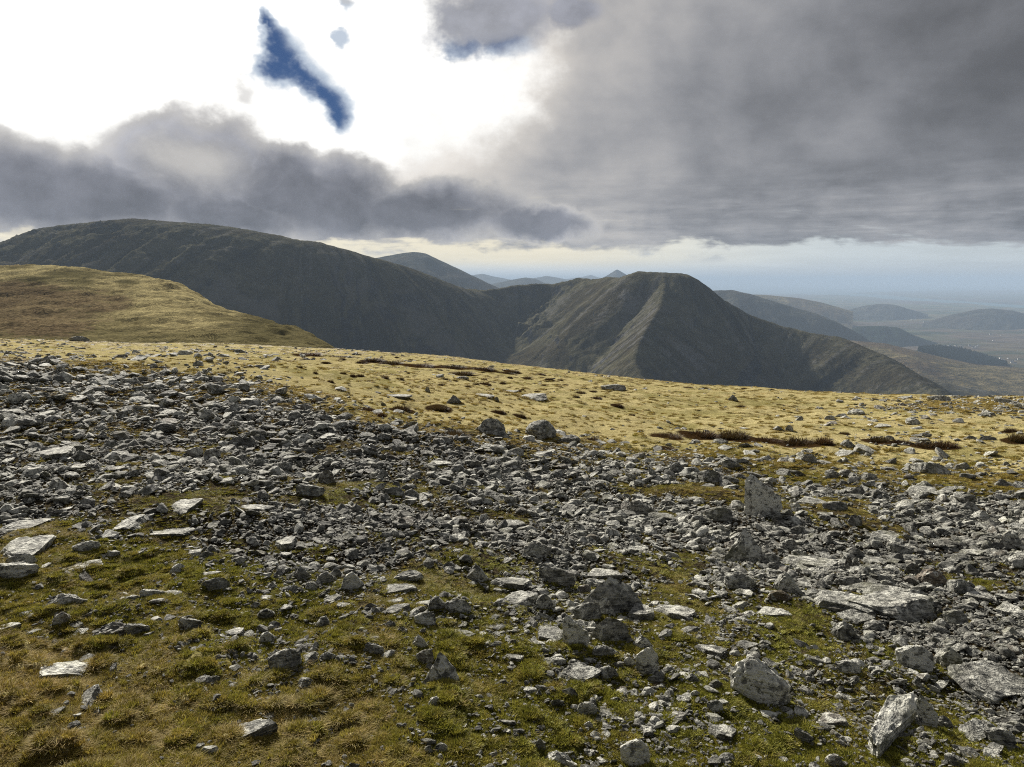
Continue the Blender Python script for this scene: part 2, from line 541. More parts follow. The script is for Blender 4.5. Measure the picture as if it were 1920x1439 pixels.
M = dict(rock=mat_rock(), ground=mat_ground(), mountain=mat_mountain(), shoulder=mat_shoulder(),
         plain=mat_plain(), sea=mat_sea(),
         moss=mat_plant('moss_leaves', (0.058, 0.062, 0.010), (0.46, 0.445, 0.065), (0.14, 0.100, 0.024), (0.56, 0.43, 0.105)),
         grass=mat_plant('straw_grass', (0.13, 0.112, 0.026), (0.44, 0.375, 0.095), (0.20, 0.125, 0.036), (0.66, 0.49, 0.16)),
         heather=mat_plant('heather_twigs', (0.030, 0.018, 0.009), (0.150, 0.085, 0.040), (0.06, 0.052, 0.018), (0.17, 0.13, 0.05), 0.15),
         hill_far=mat_hill('blue_hill', (0.035, 0.037, 0.030), (0.080, 0.078, 0.062), (0.062, 0.050, 0.040), 0.0016),
         hill_moor=mat_hill('pale_moor', (0.075, 0.064, 0.03), (0.19, 0.155, 0.08), (0.085, 0.056, 0.034), 0.0022),
         forest=mat_plain_colour('conifer_needles', (0.018, 0.026, 0.016)),
         house=mat_plain_colour('house_render', (0.72, 0.71, 0.68)))

# ------------------------------------------------------------------ mesh helpers


def mesh_np(name, verts, faces, smooth_shade=True):
    me = bpy.data.meshes.new(name)
    verts = np.asarray(verts, np.float32); faces = np.asarray(faces, np.int32)
    k = faces.shape[1]
    me.vertices.add(len(verts)); me.vertices.foreach_set('co', verts.ravel())
    me.loops.add(faces.size); me.loops.foreach_set('vertex_index', faces.ravel())
    me.polygons.add(len(faces))
    me.polygons.foreach_set('loop_start', np.arange(0, faces.size, k, dtype=np.int32))
    try: me.polygons.foreach_set('loop_total', np.full(len(faces), k, np.int32))
    except Exception: pass
    me.polygons.foreach_set('use_smooth', np.full(len(faces), smooth_shade, bool))
    me.update(calc_edges=True); me.validate()
    return me


def grid_faces(nu, nv, wrap=False):
    i = np.arange(nu - (0 if wrap else 1)); j = np.arange(nv - 1)
    I, J = np.meshgrid(i, j, indexing='ij'); I2 = (I + 1) % nu
    return np.stack([I * nv + J, I2 * nv + J, I2 * nv + J + 1, I * nv + J + 1], -1).reshape(-1, 4)


def add_obj(name, me, mat, **props):
    o = bpy.data.objects.new(name, me); COL.objects.link(o)
    if mat is not None and not me.materials: me.materials.append(mat)
    for k, v in props.items(): o[k] = v
    return o


# ------------------------------------------------------------------ foreground moor
BROW_PX = np.array([(-250, 615), (0, 637), (120, 640), (230, 645), (420, 646), (600, 655), (720, 662), (860, 672), (1000, 690),
                    (1150, 707), (1300, 722), (1500, 735), (1650, 742), (1800, 745), (1920, 747), (2200, 752)], float)
_x, _y, _z = pix_dir(BROW_PX[:, 0], BROW_PX[:, 1])
B_AZ = np.concatenate([[-math.pi, -1.6], np.arctan2(_x, _y), [1.6, math.pi]])
B_T = np.concatenate([[-0.03, 0.03], -_z / np.hypot(_x, _y), [0.13, -0.03]])
B_D = np.interp(B_AZ, [-3.2, -0.65, -0.2, 0.2, 0.6, 3.2], [85, 85, 66, 54, 46, 60])
EYE = 1.62
S_ROWS = [640, 665, 690, 715, 740, 760, 780, 800, 820, 845, 870, 900, 930, 960, 1000, 1040, 1080, 1120, 1160, 1200, 1240, 1280, 1320, 1360, 1400, 1440]
S_TXT = """11000000000000000 21121110000000001 76421000000000000 99983000000000000 99998310000000012 99999510000101345
99999920000001222 99999974001101111 99999999420011211 99999999983321321 99999999998743232 99999999999864544
99999999999888778 89999999999998999 65788999999999999 43346799999999999 43344799999999999 34555677999899999
23444556778789999 22344445566678999 11223443455667889 01112233445788888 01122223345787878 01111223446666778
01011123446555667 01011223554444556""".split()
S_GRID = np.array([[int(c) for c in r] for r in S_TXT], float) / 9
G_ROWS = [640, 800, 830, 860, 890, 930, 980, 1040, 1100, 1180, 1240, 1320, 1440]
G_TXT = """99999999999999999 77788999999999999 55555678887777777 44444445555666667 33333334455555666 33333334444444444
44333333333333333 54433333222222222 44333332222222222 55444332222222222 66555432222212222 77777543222213322 88887653211112211""".split()
G_GRID = np.array([[int(c) for c in r] for r in G_TXT], float) / 9


def grid_lookup(px, py, rows, G):
    c = np.clip(np.asarray(px) / 120.0, 0, 15.999); ci = c.astype(int); cf = c - ci
    r = np.interp(py, rows, np.arange(len(rows))); r = np.clip(r, 0, len(rows) - 1.001); ri = r.astype(int); rf = r - ri
    a = G[ri, ci] * (1 - cf) + G[ri, ci + 1] * cf
    b = G[ri + 1, ci] * (1 - cf) + G[ri + 1, ci + 1] * cf
    return a * (1 - rf) + b * rf


def base_h(x, y):
    d = np.hypot(x, y); az = np.arctan2(x, y)
    T = np.interp(az, B_AZ, B_T); D = np.interp(az, B_AZ, B_D)
    c = EYE / D ** 2; a = T - 2 * EYE / D
    return -EYE - a * d - c * d * d


MOUNDS = []      # (x, y, radius, height) filled below


def ground_h(x, y):
    x = np.asarray(x, float); y = np.asarray(y, float)
    d = np.hypot(x, y)
    h = base_h(x, y)
    amp = smooth((d - 0.5) / 3)
    h = h + amp * (0.035 * fbm(x * 1.7, y * 1.7, 3, 3) + 0.06 * fbm(x * 0.45, y * 0.45, 7, 3))
    h = h + 0.10 * smooth(d / 25) * fbm(x * 0.16, y * 0.16, 11, 3)
    for mx, my, mr, mh in MOUNDS:
        h = h + mh * np.exp(-((x - mx) ** 2 + (y - my) ** 2) / mr ** 2)
    return h


_dd = np.geomspace(1.2, 130, 1400)


def hit(px, py):
    """where the sight line of photo pixel (px,py) meets the moor"""
    x, y, z = pix_dir(px, py); hh = math.hypot(x, y)
    X = _dd * x / hh; Y = _dd * y / hh; Z = _dd * z / hh
    below = Z < ground_h(X, Y)
    i = int(np.argmax(below)) if below.any() else int(np.argmin(Z - ground_h(X, Y)))
    return float(X[i]), float(Y[i]), float(_dd[i])


for mpx, mpy, mr, mh in ((420, 735, 4.0, 0.45), (90, 745, 5.0, 0.4), (640, 790, 2.2, 0.12), (1150, 735, 2.0, 0.12), (330, 945, 1.4, 0.1), (1640, 1120, 0.7, 0.06)):
    _p = hit(mpx, mpy); MOUNDS.append((_p[0], _p[1], mr, mh))

HEATHER = [  # px, base py, width px, height px
    (688, 772, 34, 12), (752, 773, 46, 19), (712, 781, 24, 11), (822, 771, 46, 15), (935, 775, 28, 13), (975, 783, 26, 14),
    (1158, 764, 24, 11), (853, 820, 62, 20), (943, 721, 16, 8), (908, 713, 14, 6), (828, 723, 18, 7), (877, 726, 15, 7),
    (956, 710, 14, 6), (1050, 714, 14, 6), (1012, 703, 24, 5), (868, 704, 52, 9), (620, 718, 15, 8), (1390, 764, 18, 7),
    (1290, 728, 22, 5), (1322, 729, 14, 5), (1395, 731, 14, 5), (1447, 731, 12, 4), (1700, 745, 20, 5), (1585, 815, 18, 6),
    (580, 667, 60, 7), (640, 671, 50, 6), (700, 678, 46, 7), (735, 684, 50, 8), (790, 688, 60, 8), (850, 691, 60, 8), (905, 694, 54, 7),
    (672, 666, 10, 4), (744, 672, 12, 4), (770, 676, 12, 4), (808, 677, 14, 4), (960, 699, 36, 4), (1040, 704, 30, 4),
    (1255, 822, 60, 14), (1315, 820, 70, 19), (1375, 824, 70, 19), (1440, 830, 60, 16), (1500, 836, 70, 20), (1545, 834, 40, 20),
    (1650, 830, 46, 15), (1690, 833, 40, 12), (1735, 840, 46, 16), (1772, 840, 50, 19), (1908, 830, 34, 24), (1895, 812, 24, 12),
    (1250, 845, 40, 9), (1110, 826, 34, 9), (590, 755, 18, 6), (1185, 780, 16, 6),
]
_hr = random.Random(5)
for _ in range(34):
    _hx = _hr.uniform(560, 1120); _hy = np.interp(_hx, [560, 700, 860, 1000, 1150], [668, 676, 690, 706, 722]) + _hr.uniform(0, 34)
    _hw = _hr.uniform(9, 26); HEATHER.append((_hx, float(_hy), _hw, _hw * _hr.uniform(.2, .34)))


def heather_zone(x, y):
    return sum(np.exp(-(((x - hx) / (hw * 0.62)) ** 2 + ((y - hy) / (hw * 0.75)) ** 2) ** 2) for hx, hy, hw in HEATH_W)


HEATH_W = []
for px, py, w, h in HEATHER:
    _p = hit(px, py); HEATH_W.append((_p[0], _p[1] + w * _p[2] / F_PX * 0.25, w * _p[2] / F_PX))


def zones(x, y):
    z = ground_h(x, y)
    dep = y * CP - z * SP
    ok = dep > 0.8
    px, py = to_pix(x, np.where(ok, y, 3.0), np.where(ok, z, -1.9))
    py = np.where(ok, py, 1500)
    px = np.where(ok, px, 960)
    s = grid_lookup(px, py, S_ROWS, S_GRID); g = grid_lookup(px, py, G_ROWS, G_GRID)
    return s, g


def build_ground():
    nu = 720
    # dense azimuths in front of the lens, coarse behind
    front = np.linspace(-0.72, 0.72, 560); back = np.linspace(0.72, 2 * math.pi - 0.72, 102)[1:-1]
    az = np.concatenate([front, back]); nu = len(az)
    d = np.concatenate([np.linspace(0.05, 2.2, 12)[:-1], np.geomspace(2.2, 95, 400), np.geomspace(98, 260, 16)])
    A, D = np.meshgrid(az, d, indexing='ij')
    X = np.sin(A) * D; Y = np.cos(A) * D
    Z = ground_h(X, Y)
    s, g = zones(X, Y)
    # hummocks of moss and turf
    hum = np.maximum(0, fbm(X * 5.5, Y * 5.5, 21, 3)) * 0.065 * (1 - s) * smooth((14 - D) / 10)
    Z = Z + hum
    Zf = np.where(D > 100, Z - (D - 100) * 0.02, Z)
    me = mesh_np('ground', np.stack([X, Y, Zf], -1).reshape(-1, 3), grid_faces(nu, len(d), True)[:, ::-1])
    ca = me.color_attributes.new('zone', 'FLOAT_COLOR', 'POINT')
    he = np.clip(heather_zone(X, Y), 0, 1)
    c = np.stack([s, g, he, np.ones_like(s)], -1).reshape(-1, 4).astype(np.float32)
    ca.data.foreach_set('color', c.ravel())
    add_obj('ground', me, M['ground'], kind='structure')


build_ground()

# ------------------------------------------------------------------ near grassy shoulder, left
CREST = np.array([(-420, 470, 760), (-200, 490, 720), (-20, 498, 660), (60, 495, 620), (133, 497, 590), (200, 509, 550), (283, 518, 500), (333, 533, 460),
                  (377, 556, 420), (417, 577, 390), (500, 602, 340), (553, 620, 305), (587, 637, 275), (620, 655, 250), (700, 690, 225), (860, 745, 200)], float)


def build_shoulder():
    cx, cy, cz = pix_dir(CREST[:, 0], CREST[:, 1])
    caz = np.arctan2(cx, cy); cT = -cz / np.hypot(cx, cy)
    az = np.linspace(caz[0], caz[-1], 420)
    T1 = np.interp(az, caz, cT); D1 = np.interp(az, caz, CREST[:, 2])
    k = np.ones(31) / 31
    T1 = np.convolve(np.pad(T1, 15, mode='edge'), k, 'valid') * 0.5 + T1 * 0.5
    Tb = np.interp(az, B_AZ, B_T); D0 = np.interp(az, B_AZ, B_D) * 1.25
    t = np.concatenate([np.linspace(0, 1, 170), 1 + np.linspace(0, 1, 46)[1:] ** 1.4])
    A = az[:, None]; tt = t[None, :]
    D = np.where(tt <= 1, D0[:, None] + (D1 - D0)[:, None] * tt, D1[:, None] + (tt - 1) * 380)
    T = (Tb + 0.012)[:, None] + (T1 - Tb - 0.012)[:, None] * smooth(np.clip(tt, 0, 1) * 0.93) / smooth(0.93)
    Z = -T * D
    over = np.maximum(D - D1[:, None], 0)
    zc = (-T1 * D1)[:, None]
    Z = np.where(tt > 1, zc - T1[:, None] * over - 0.62 * (np.sqrt(over ** 2 + 30 ** 2) - 30), Z)
    X = np.sin(A) * D; Y = np.cos(A) * D
    Z = Z + smooth(tt * 5) * (1.9 * fbm(X / 46, Y / 26, 31, 4) + 0.75 * fbm(X / 9, Y / 7, 37, 3))
    out = np.maximum(0, fbm(X / 22, Y / 12, 44, 3) - 0.45) * 2.2 * smooth(tt * 4) * smooth((1.0 - tt) * 8)
    Z = Z + out
    me = mesh_np('grassy_shoulder', np.stack([X, Y, Z], -1).reshape(-1, 3), grid_faces(len(az), len(t))[:, ::-1])
    px, py = to_pix(X, Y, Z)
    he = np.zeros_like(Z)
    for hx, hy, rx, ry in ((40, 590, 130, 34), (130, 563, 90, 18), (180, 575, 60, 10), (0, 545, 110, 16), (95, 612, 70, 18), (220, 562, 30, 8), (0, 486, 50, 10)):
        he = np.maximum(he, 1.1 - 0.6 * np.hypot((px - hx) / rx, (py - hy) / ry))
    ol = 0.75 * smooth((py - 585) / 45) + 0.8 * smooth((px - 430) / 120) * smooth((py - 560) / 50)
    for hx, hy, rx, ry in ((130, 515, 60, 8), (60, 525, 50, 9), (30, 540, 60, 10), (240, 530, 30, 6), (150, 530, 40, 6)):
        ol = np.maximum(ol, 1.1 - 0.6 * np.hypot((px - hx) / rx, (py - hy) / ry))
    a = me.attributes.new('olive', 'FLOAT', 'POINT'); a.data.foreach_set('value', np.clip(ol, 0, 1).ravel().astype(np.float32))
    a = me.attributes.new('heath', 'FLOAT', 'POINT'); a.data.foreach_set('value', np.clip(he, 0, 1).ravel().astype(np.float32))
    add_obj('grassy_hill', me, M['shoulder'], kind='structure')


build_shoulder()

# ------------------------------------------------------------------ the mountains round the cwm


def poly3(pts):
    return np.array([at_depth(px, py, D) for px, py, D in pts], float)


RIDGES = [  # name, points (px, py, depth), slope near top, top rounding radius, slope multiplier
    (poly3([(-500, 600, 2350), (-250, 540, 2300), (-100, 505, 2250), (0, 473, 2200), (60, 453, 2150), (120, 434, 2050), (180, 422, 1980), (265, 414, 1950), (400, 423, 1900), (515, 441, 1850), (545, 450, 1840),
            (600, 456, 1850), (650, 469, 1870), (700, 485, 1900), (750, 499, 1960), (800, 517, 2020), (850, 536, 2080), (875, 545, 2110)]), 0.62, 150.0),
    (poly3([(860, 541, 2100), (905, 545, 2140), (960, 537, 2170), (1000, 534, 2170), (1035, 533, 2150), (1065, 527, 2110), (1085, 522, 2080), (1110, 526, 2040), (1140, 521, 1980)]), 0.95, 12.0),
    (poly3([(1110, 526, 2040), (1140, 521, 1980), (1165, 523, 1890), (1182, 517, 1800), (1200, 511, 1765), (1212, 512, 1750), (1240, 511, 1735), (1262, 513, 1730), (1285, 514, 1730), (1305, 524, 1735), (1325, 538, 1740), (1350, 560, 1745), (1400, 590, 1750), (1470, 614, 1720),
            (1520, 625, 1690), (1565, 632, 1650), (1600, 645, 1600), (1640, 663, 1550), (1700, 700, 1450), (1760, 738, 1350), (1850, 800, 1230)]), 0.66, 26.0),
    (poly3([(1240, 513, 1730), (1246, 530, 1680), (1244, 548, 1630), (1238, 576, 1550), (1222, 602, 1490), (1206, 628, 1440), (1194, 655, 1390), (1190, 680, 1340), (1205, 712, 1280)]), 0.72, 4.0),
]


def ridge_field(X, Y):
    best = np.full(X.shape, -1e9); fine = np.zeros(X.shape); gs = np.zeros(X.shape); gd = np.zeros(X.shape)
    for ri, (P, k, rad) in enumerate(RIDGES):
        dmin = np.full(X.shape, 1e9); zr = np.zeros(X.shape); sr = np.zeros(X.shape); s0 = 0.0
        for a, b in zip(P[:-1], P[1:]):
            ex, ey = b[0] - a[0], b[1] - a[1]; L2 = ex * ex + ey * ey; L = math.sqrt(L2)
            t = np.clip(((X - a[0]) * ex + (Y - a[1]) * ey) / L2, 0, 1)
            dd = np.hypot(X - a[0] - t * ex, Y - a[1] - t * ey)
            m = dd < dmin
            dmin = np.where(m, dd, dmin); zr = np.where(m, a[2] + (b[2] - a[2]) * t, zr); sr = np.where(m, s0 + t * L, sr)
            s0 += L
        warp = 30 * perlin(X / 120, Y / 120, 60 + ri)
        gul = ridged((sr + warp) / 75.0, dmin / 600.0, 50 + ri, 4, 0.55)
        if ri == 0: rad = 110 + 230 * smooth((-430 - X) / 300) * smooth((X + 1380) / 350)          # the broad summit on the left is rounder
        dr = np.sqrt(dmin ** 2 + rad ** 2) - rad
        if ri == 0: z = zr - (230 * (1 - np.exp(-dr / 270.0)) + 0.16 * dr + 0.6 * np.maximum(dr - 420, 0) + 0.30 * dr * smooth((X + 480) / 220))        # hollowed flanks of the cwm
        elif ri == 1: z = zr - (105 * (1 - np.exp(-dr / 75.0)) + 0.20 * dr + 0.8 * np.maximum(dr - 190, 0))
        elif ri in (2, 3): z = zr - np.where(X / Y < 0.190 + 0.02 * perlin(X / 90, Y / 90, 140), 0.86, k) * dr       # the flank above the cwm is steeper
        else: z = zr - k * dr
        z = z + gul * np.clip((dmin - 15) / 220, 0, 1) * (7.0 if ri == 0 else 9.0)
        if ri in (0, 1):
            z = z + (9.0 if ri == 1 else 4.5) * ridged((sr + warp) / 34.0, dmin / 70.0, 150 + ri, 3, 0.55) * np.clip((dmin - (8 if ri == 1 else 60)) / 70, 0, 1) * np.clip((420 - dmin) / 200, 0, 1)
        m = z > best
        fine = np.where(m, perlin((sr + warp * .5) / 13.0, dmin / 220.0, 90 + ri) + 0.6 * perlin((sr + warp * .5) / 5.5, dmin / 120.0, 95 + ri), fine)
        best = np.where(m, z, best); gs = np.where(m, gul, gs); gd = np.where(m, dmin, gd)
    return best, gs, gd, fine


def build_mountains():
    az = np.linspace(-0.80, 0.66, 800); r = np.geomspace(620, 2700, 330)
    A, D = np.meshgrid(az, r, indexing='ij')
    X = np.sin(A) * D; Y = np.cos(A) * D
    Z, gul, gd, fine = ridge_field(X, Y)
    floor = -165 - 0.13 * (1900 - Y) - 0.18 * np.maximum(X - 350, 0)
    floor = np.where(Y > 2150, floor - (Y - 2150) * 0.5, floor)
    # soft union with the valley floor
    kk = 40.0
    Zm = np.maximum(Z, floor); Z = Zm + kk * 0.25 * np.maximum(1 - np.abs(Z - floor) / kk, 0) ** 2
    rough = np.clip(gd / 200, 0.55, 1)
    Z = Z + rough * (3.2 * fbm(X / 90, Y / 90, 71, 4, 0.5) + 1.9 * ridged(X / 26, Y / 26, 77, 3))
    crag = np.clip((np.abs(fbm(X / 240, Y / 240, 83, 2)) - 0.1) * 3, 0, 1)
    Z = Z + np.clip(gd / 60, 0, 1) * 1.4 * fine
    Z = Z + crag * 1.6 * ridged(X / 11, Y / 11, 87, 2)
    me = mesh_np('mountains', np.stack([X, Y, Z], -1).reshape(-1, 3), grid_faces(len(az), len(r))[:, ::-1])
    a = me.attributes.new('gully', 'FLOAT', 'POINT')
    gv = np.clip(0.25 - 0.35 * gul, 0, 1) * np.clip(gd / 120, 0, 1) * np.where(X < -250, 0.55, 1.0)
    px, py = to_pix(X, Y, Z)
    for cx, cy, dx, dy, wd, ln in ((1150, 600, -0.80, 0.6, 60, 110), (1205, 600, -0.45, 0.89, 40, 80), (1330, 600, 0.62, 0.78, 14, 60), (1380, 640, 0.66, 0.75, 10, 70), (1300, 680, 0.6, 0.8, 24, 60), (1255, 680, 0.45, 0.89, 16, 50)):
        al = (px - cx) * dx + (py - cy) * dy; ac = (px - cx) * dy - (py - cy) * dx
        gv = np.maximum(gv, 0.50 * np.exp(-(al / ln) ** 4 - (ac / wd) ** 2))
    # scree below the pointed peak, left of the spur also painting its sunlit flank
    a.data.foreach_set('value', gv.ravel().astype(np.float32))
    a = me.attributes.new('streak', 'FLOAT', 'POINT'); a.data.foreach_set('value', fine.ravel().astype(np.float32))
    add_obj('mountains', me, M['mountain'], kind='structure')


build_mountains()

# ------------------------------------------------------------------ farther hills, lowland, sea


def build_hill(name, pts, near, far, kn, kf, mat, seed, rough=1.0, ns=220, nt_=60, rad=0.0):
    P = poly3(pts)
    seg = np.concatenate([[0], np.cumsum(np.hypot(np.diff(P[:, 0]), np.diff(P[:, 1])))])
    s = np.linspace(0, seg[-1], ns)
    rx, ry, rz = (np.interp(s, seg, P[:, i]) for i in range(3))
    ks = max(3, ns // 60); ker = np.ones(2 * ks + 1) / (2 * ks + 1)
    rz = 0.65 * rz + 0.35 * np.convolve(np.pad(rz, ks, mode='edge'), ker, 'valid')
    u = np.linspace(-1, 1, nt_); u = np.sign(u) * np.abs(u) ** 1.4
    off = np.where(u < 0, u * near, u * far)
    # offset along the view azimuth so the crest stays a crest
    azr = np.arctan2(rx, ry)
    X = rx[:, None] + np.sin(azr)[:, None] * off[None, :]; Y = ry[:, None] + np.cos(azr)[:, None] * off[None, :]
    k = np.where(off < 0, kn, kf)[None, :]
    rad = rad or near * 0.06
    fall = k * (np.sqrt(off[None, :] ** 2 + rad ** 2) - rad)
    L = near * 0.3
    Z = rz[:, None] - fall + rough * near * 0.016 * (fbm(X / L, Y / L, seed, 5, 0.55) + 0.8 * ridged(X / (L * 0.5), Y / (L * 0.5), seed + 5, 4)) * np.clip(np.abs(off) / (near * 0.2), 0.12, 1)[None, :]
    me = mesh_np(name, np.stack([X, Y, Z], -1).reshape(-1, 3), grid_faces(ns, nt_)[:, ::-1])
    add_obj(name, me, mat, kind='structure')


build_hill('distant_mountain', [(560, 540, 5200), (640, 505, 5000), (700, 486, 4900), (745, 477, 4850), (775, 473, 4800), (798, 477, 4800), (830, 492, 4800), (870, 510, 4750), (905, 527, 4700), (940, 543, 4650), (1000, 575, 4600)],
           1800, 1500, 0.42, 0.5, M['hill_far'], 201)
build_hill('distant_hill', [(860, 552, 9000), (925, 533, 9000), (955, 526, 9000), (985, 521, 9000), (1003, 523, 9000), (1025, 533, 9000), (1070, 556, 9000)], 2000, 1500, 0.35, 0.4, M['hill_far'], 211, 0.6, 120, 36)
build_hill('distant_hill', [(840, 530, 15000), (880, 517, 15000), (905, 514, 15000), (930, 520, 15000), (975, 528, 15000), (1005, 521, 15000), (1025, 518, 15000), (1055, 523, 15000), (1110, 534, 15000)], 3000, 2500, 0.25, 0.3, M['hill_far'], 221, 0.5, 160, 36)
build_hill('distant_hill', [(1020, 532, 20000), (1060, 524, 20000), (1090, 520, 20000), (1108, 516, 20000), (1122, 521, 20000), (1200, 533, 20000)], 3000, 2500, 0.25, 0.3, M['hill_far'], 231, 0.5, 120, 30)
build_hill('distant_peak', [(1080, 545, 10500), (1120, 526, 10500), (1140, 516, 10500), (1157, 505, 10500), (1176, 516, 10500), (1195, 527, 10500), (1240, 550, 10500)], 1800, 1800, 0.5, 0.5, M['hill_far'], 241, 0.5, 120, 36, 20)
build_hill('distant_ridge', [(1180, 590, 5000), (1290, 556, 5000), (1340, 546, 5000), (1375, 545, 4950), (1405, 551, 4900), (1440, 562, 4850), (1480, 576, 4800), (1530, 590, 4750), (1560, 601, 4700), (1600, 622, 4650), (1660, 660, 4600)],
           1500, 1300, 0.5, 0.5, M['hill_far'], 251, 1.2)
build_hill('distant_hill', [(1330, 566, 7600), (1390, 553, 7600), (1440, 554, 7600), (1500, 560, 7500), (1540, 568, 7400), (1600, 585, 7300)], 2200, 1500, 0.25, 0.3, M['hill_moor'], 261, 0.6, 140, 40)
build_hill('wooded_hill', [(1520, 640, 5700), (1580, 622, 5700), (1610, 613, 5700), (1650, 612, 5700), (1685, 615, 5650), (1715, 630, 5600), (1800, 660, 5600)], 700, 900, 0.35, 0.35, M['forest'], 271, 1.4, 140, 40)
build_hill('distant_mound', [(1560, 590, 9500), (1600, 579, 9500), (1625, 573, 9500), (1650, 570, 9500), (1678, 572, 9500), (1705, 580, 9500), (1740, 590, 9500)], 900, 1100, 0.22, 0.3, M['hill_far'], 281, 0.6, 120, 36)
build_hill('distant_mound', [(1730, 606, 7800), (1790, 589, 7800), (1830, 581, 7800), (1860, 579, 7800), (1900, 583, 7800), (1950, 596, 7800), (2050, 615, 7800)], 900, 1100, 0.22, 0.3, M['hill_far'], 291, 0.6, 120, 36)
build_hill('moor', [(1420, 640, 3700), (1540, 638, 3700), (1600, 641, 3600), (1655, 645, 3500), (1720, 661, 3350), (1784, 677, 3300), (1833, 687, 3250), (1930, 695, 3200), (2100, 730, 3100), (2400, 760, 3000)],
           1700, 900, 0.055, 0.28, M['hill_moor'], 301, 0.35, 260, 110, 300)

PLAIN_Z, SEA_Z = -450.0, -470.0


def on_level(px, py, z):
    x, y, dz = pix_dir(px, py); k = z / dz
    return float(x * k), float(y * k)


def poly_sheet(name, pts, z, mat, **kw):
    bm = bmesh.new()
    top = [bm.verts.new((x, y, z)) for x, y in pts]; low = [bm.verts.new((x, y, z - 60)) for x, y in pts]
    bm.faces.new(top)
    n = len(pts)
    for i in range(n): bm.faces.new((top[i], low[i], low[(i + 1) % n], top[(i + 1) % n]))
    bmesh.ops.recalc_face_normals(bm, faces=bm.faces)
    me = bpy.data.meshes.new(name); bm.to_mesh(me); bm.free()
    return add_obj(name, me, mat, **kw)


def wobble(pts, amp, seed, sub=8):
    out = []
    for i, (a, b) in enumerate(zip(pts[:-1], pts[1:])):
        for j in range(sub):
            t = j / sub; x = a[0] + (b[0] - a[0]) * t; y = a[1] + (b[1] - a[1]) * t
            L = math.hypot(x, y)
            n = float(fbm(np.array([x / 900.0]), np.array([y / 900.0]), seed, 4)[0])
            out.append((x * (1 + amp * n), y * (1 + amp * n)))
    out.append(pts[-1]); return out


coast = wobble([on_level(px, py, PLAIN_Z) for px, py in ((700, 549), (1100, 550), (1330, 551), (1450, 552), (1560, 553), (1620, 556), (1680, 562), (1760, 567), (1840, 572), (1930, 578), (2100, 588), (2500, 600))], 0.035, 401)
poly_sheet('lowland', [(-9000, 2600), (-30000, 40000)] + coast + [(30000, 6000), (9000, 2600)], PLAIN_Z, M['plain'], kind='structure')
isl_n = [on_level(px, py, PLAIN_Z) for px, py in ((1600, 550), (1660, 553), (1720, 558), (1800, 563), (1880, 568), (1960, 573), (2150, 581))]
isl_f = [on_level(px, py, PLAIN_Z) for px, py in ((2150, 544), (1960, 544.5), (1860, 544), (1760, 545), (1680, 547), (1600, 549.6))]
poly_sheet('low_island', wobble(isl_n, 0.03, 411) + wobble(isl_f, 0.02, 421), PLAIN_Z, M['plain'], kind='structure')
me = mesh_np('sea', [(-150000, 3000, SEA_Z), (150000, 3000, SEA_Z), (150000, 158000, SEA_Z), (-150000, 158000, SEA_Z)], [(0, 1, 2, 3)])
add_obj('sea', me, M['sea'], kind='structure')

# ------------------------------------------------------------------ haze
HAZE_DENSITY = 6.6e-5
hz = mesh_np('haze', [(x, y, z) for z in (-620, 170) for x, y in ((-159000, -3000), (159000, -3000), (159000, 159500), (-159000, 159500))],
             [(3, 2, 1, 0), (4, 5, 6, 7), (0, 1, 5, 4), (1, 2, 6, 5), (2, 3, 7, 6), (3, 0, 4, 7)], False)
hm = bpy.data.materials.new('haze_air'); hm.use_nodes = True; hm.node_tree.nodes.clear()
ho = hm.node_tree.nodes.new('ShaderNodeOutputMaterial'); hv = hm.node_tree.nodes.new('ShaderNodeVolumePrincipled')
hv.inputs['Color'].default_value = (0.47, 0.60, 0.78, 1); hv.inputs['Density'].default_value = HAZE_DENSITY
hv.inputs['Anisotropy'].default_value = 0.0
hm.node_tree.links.new(hv.outputs[0], ho.inputs['Volume'])
add_obj('haze', hz, hm, kind='stuff')

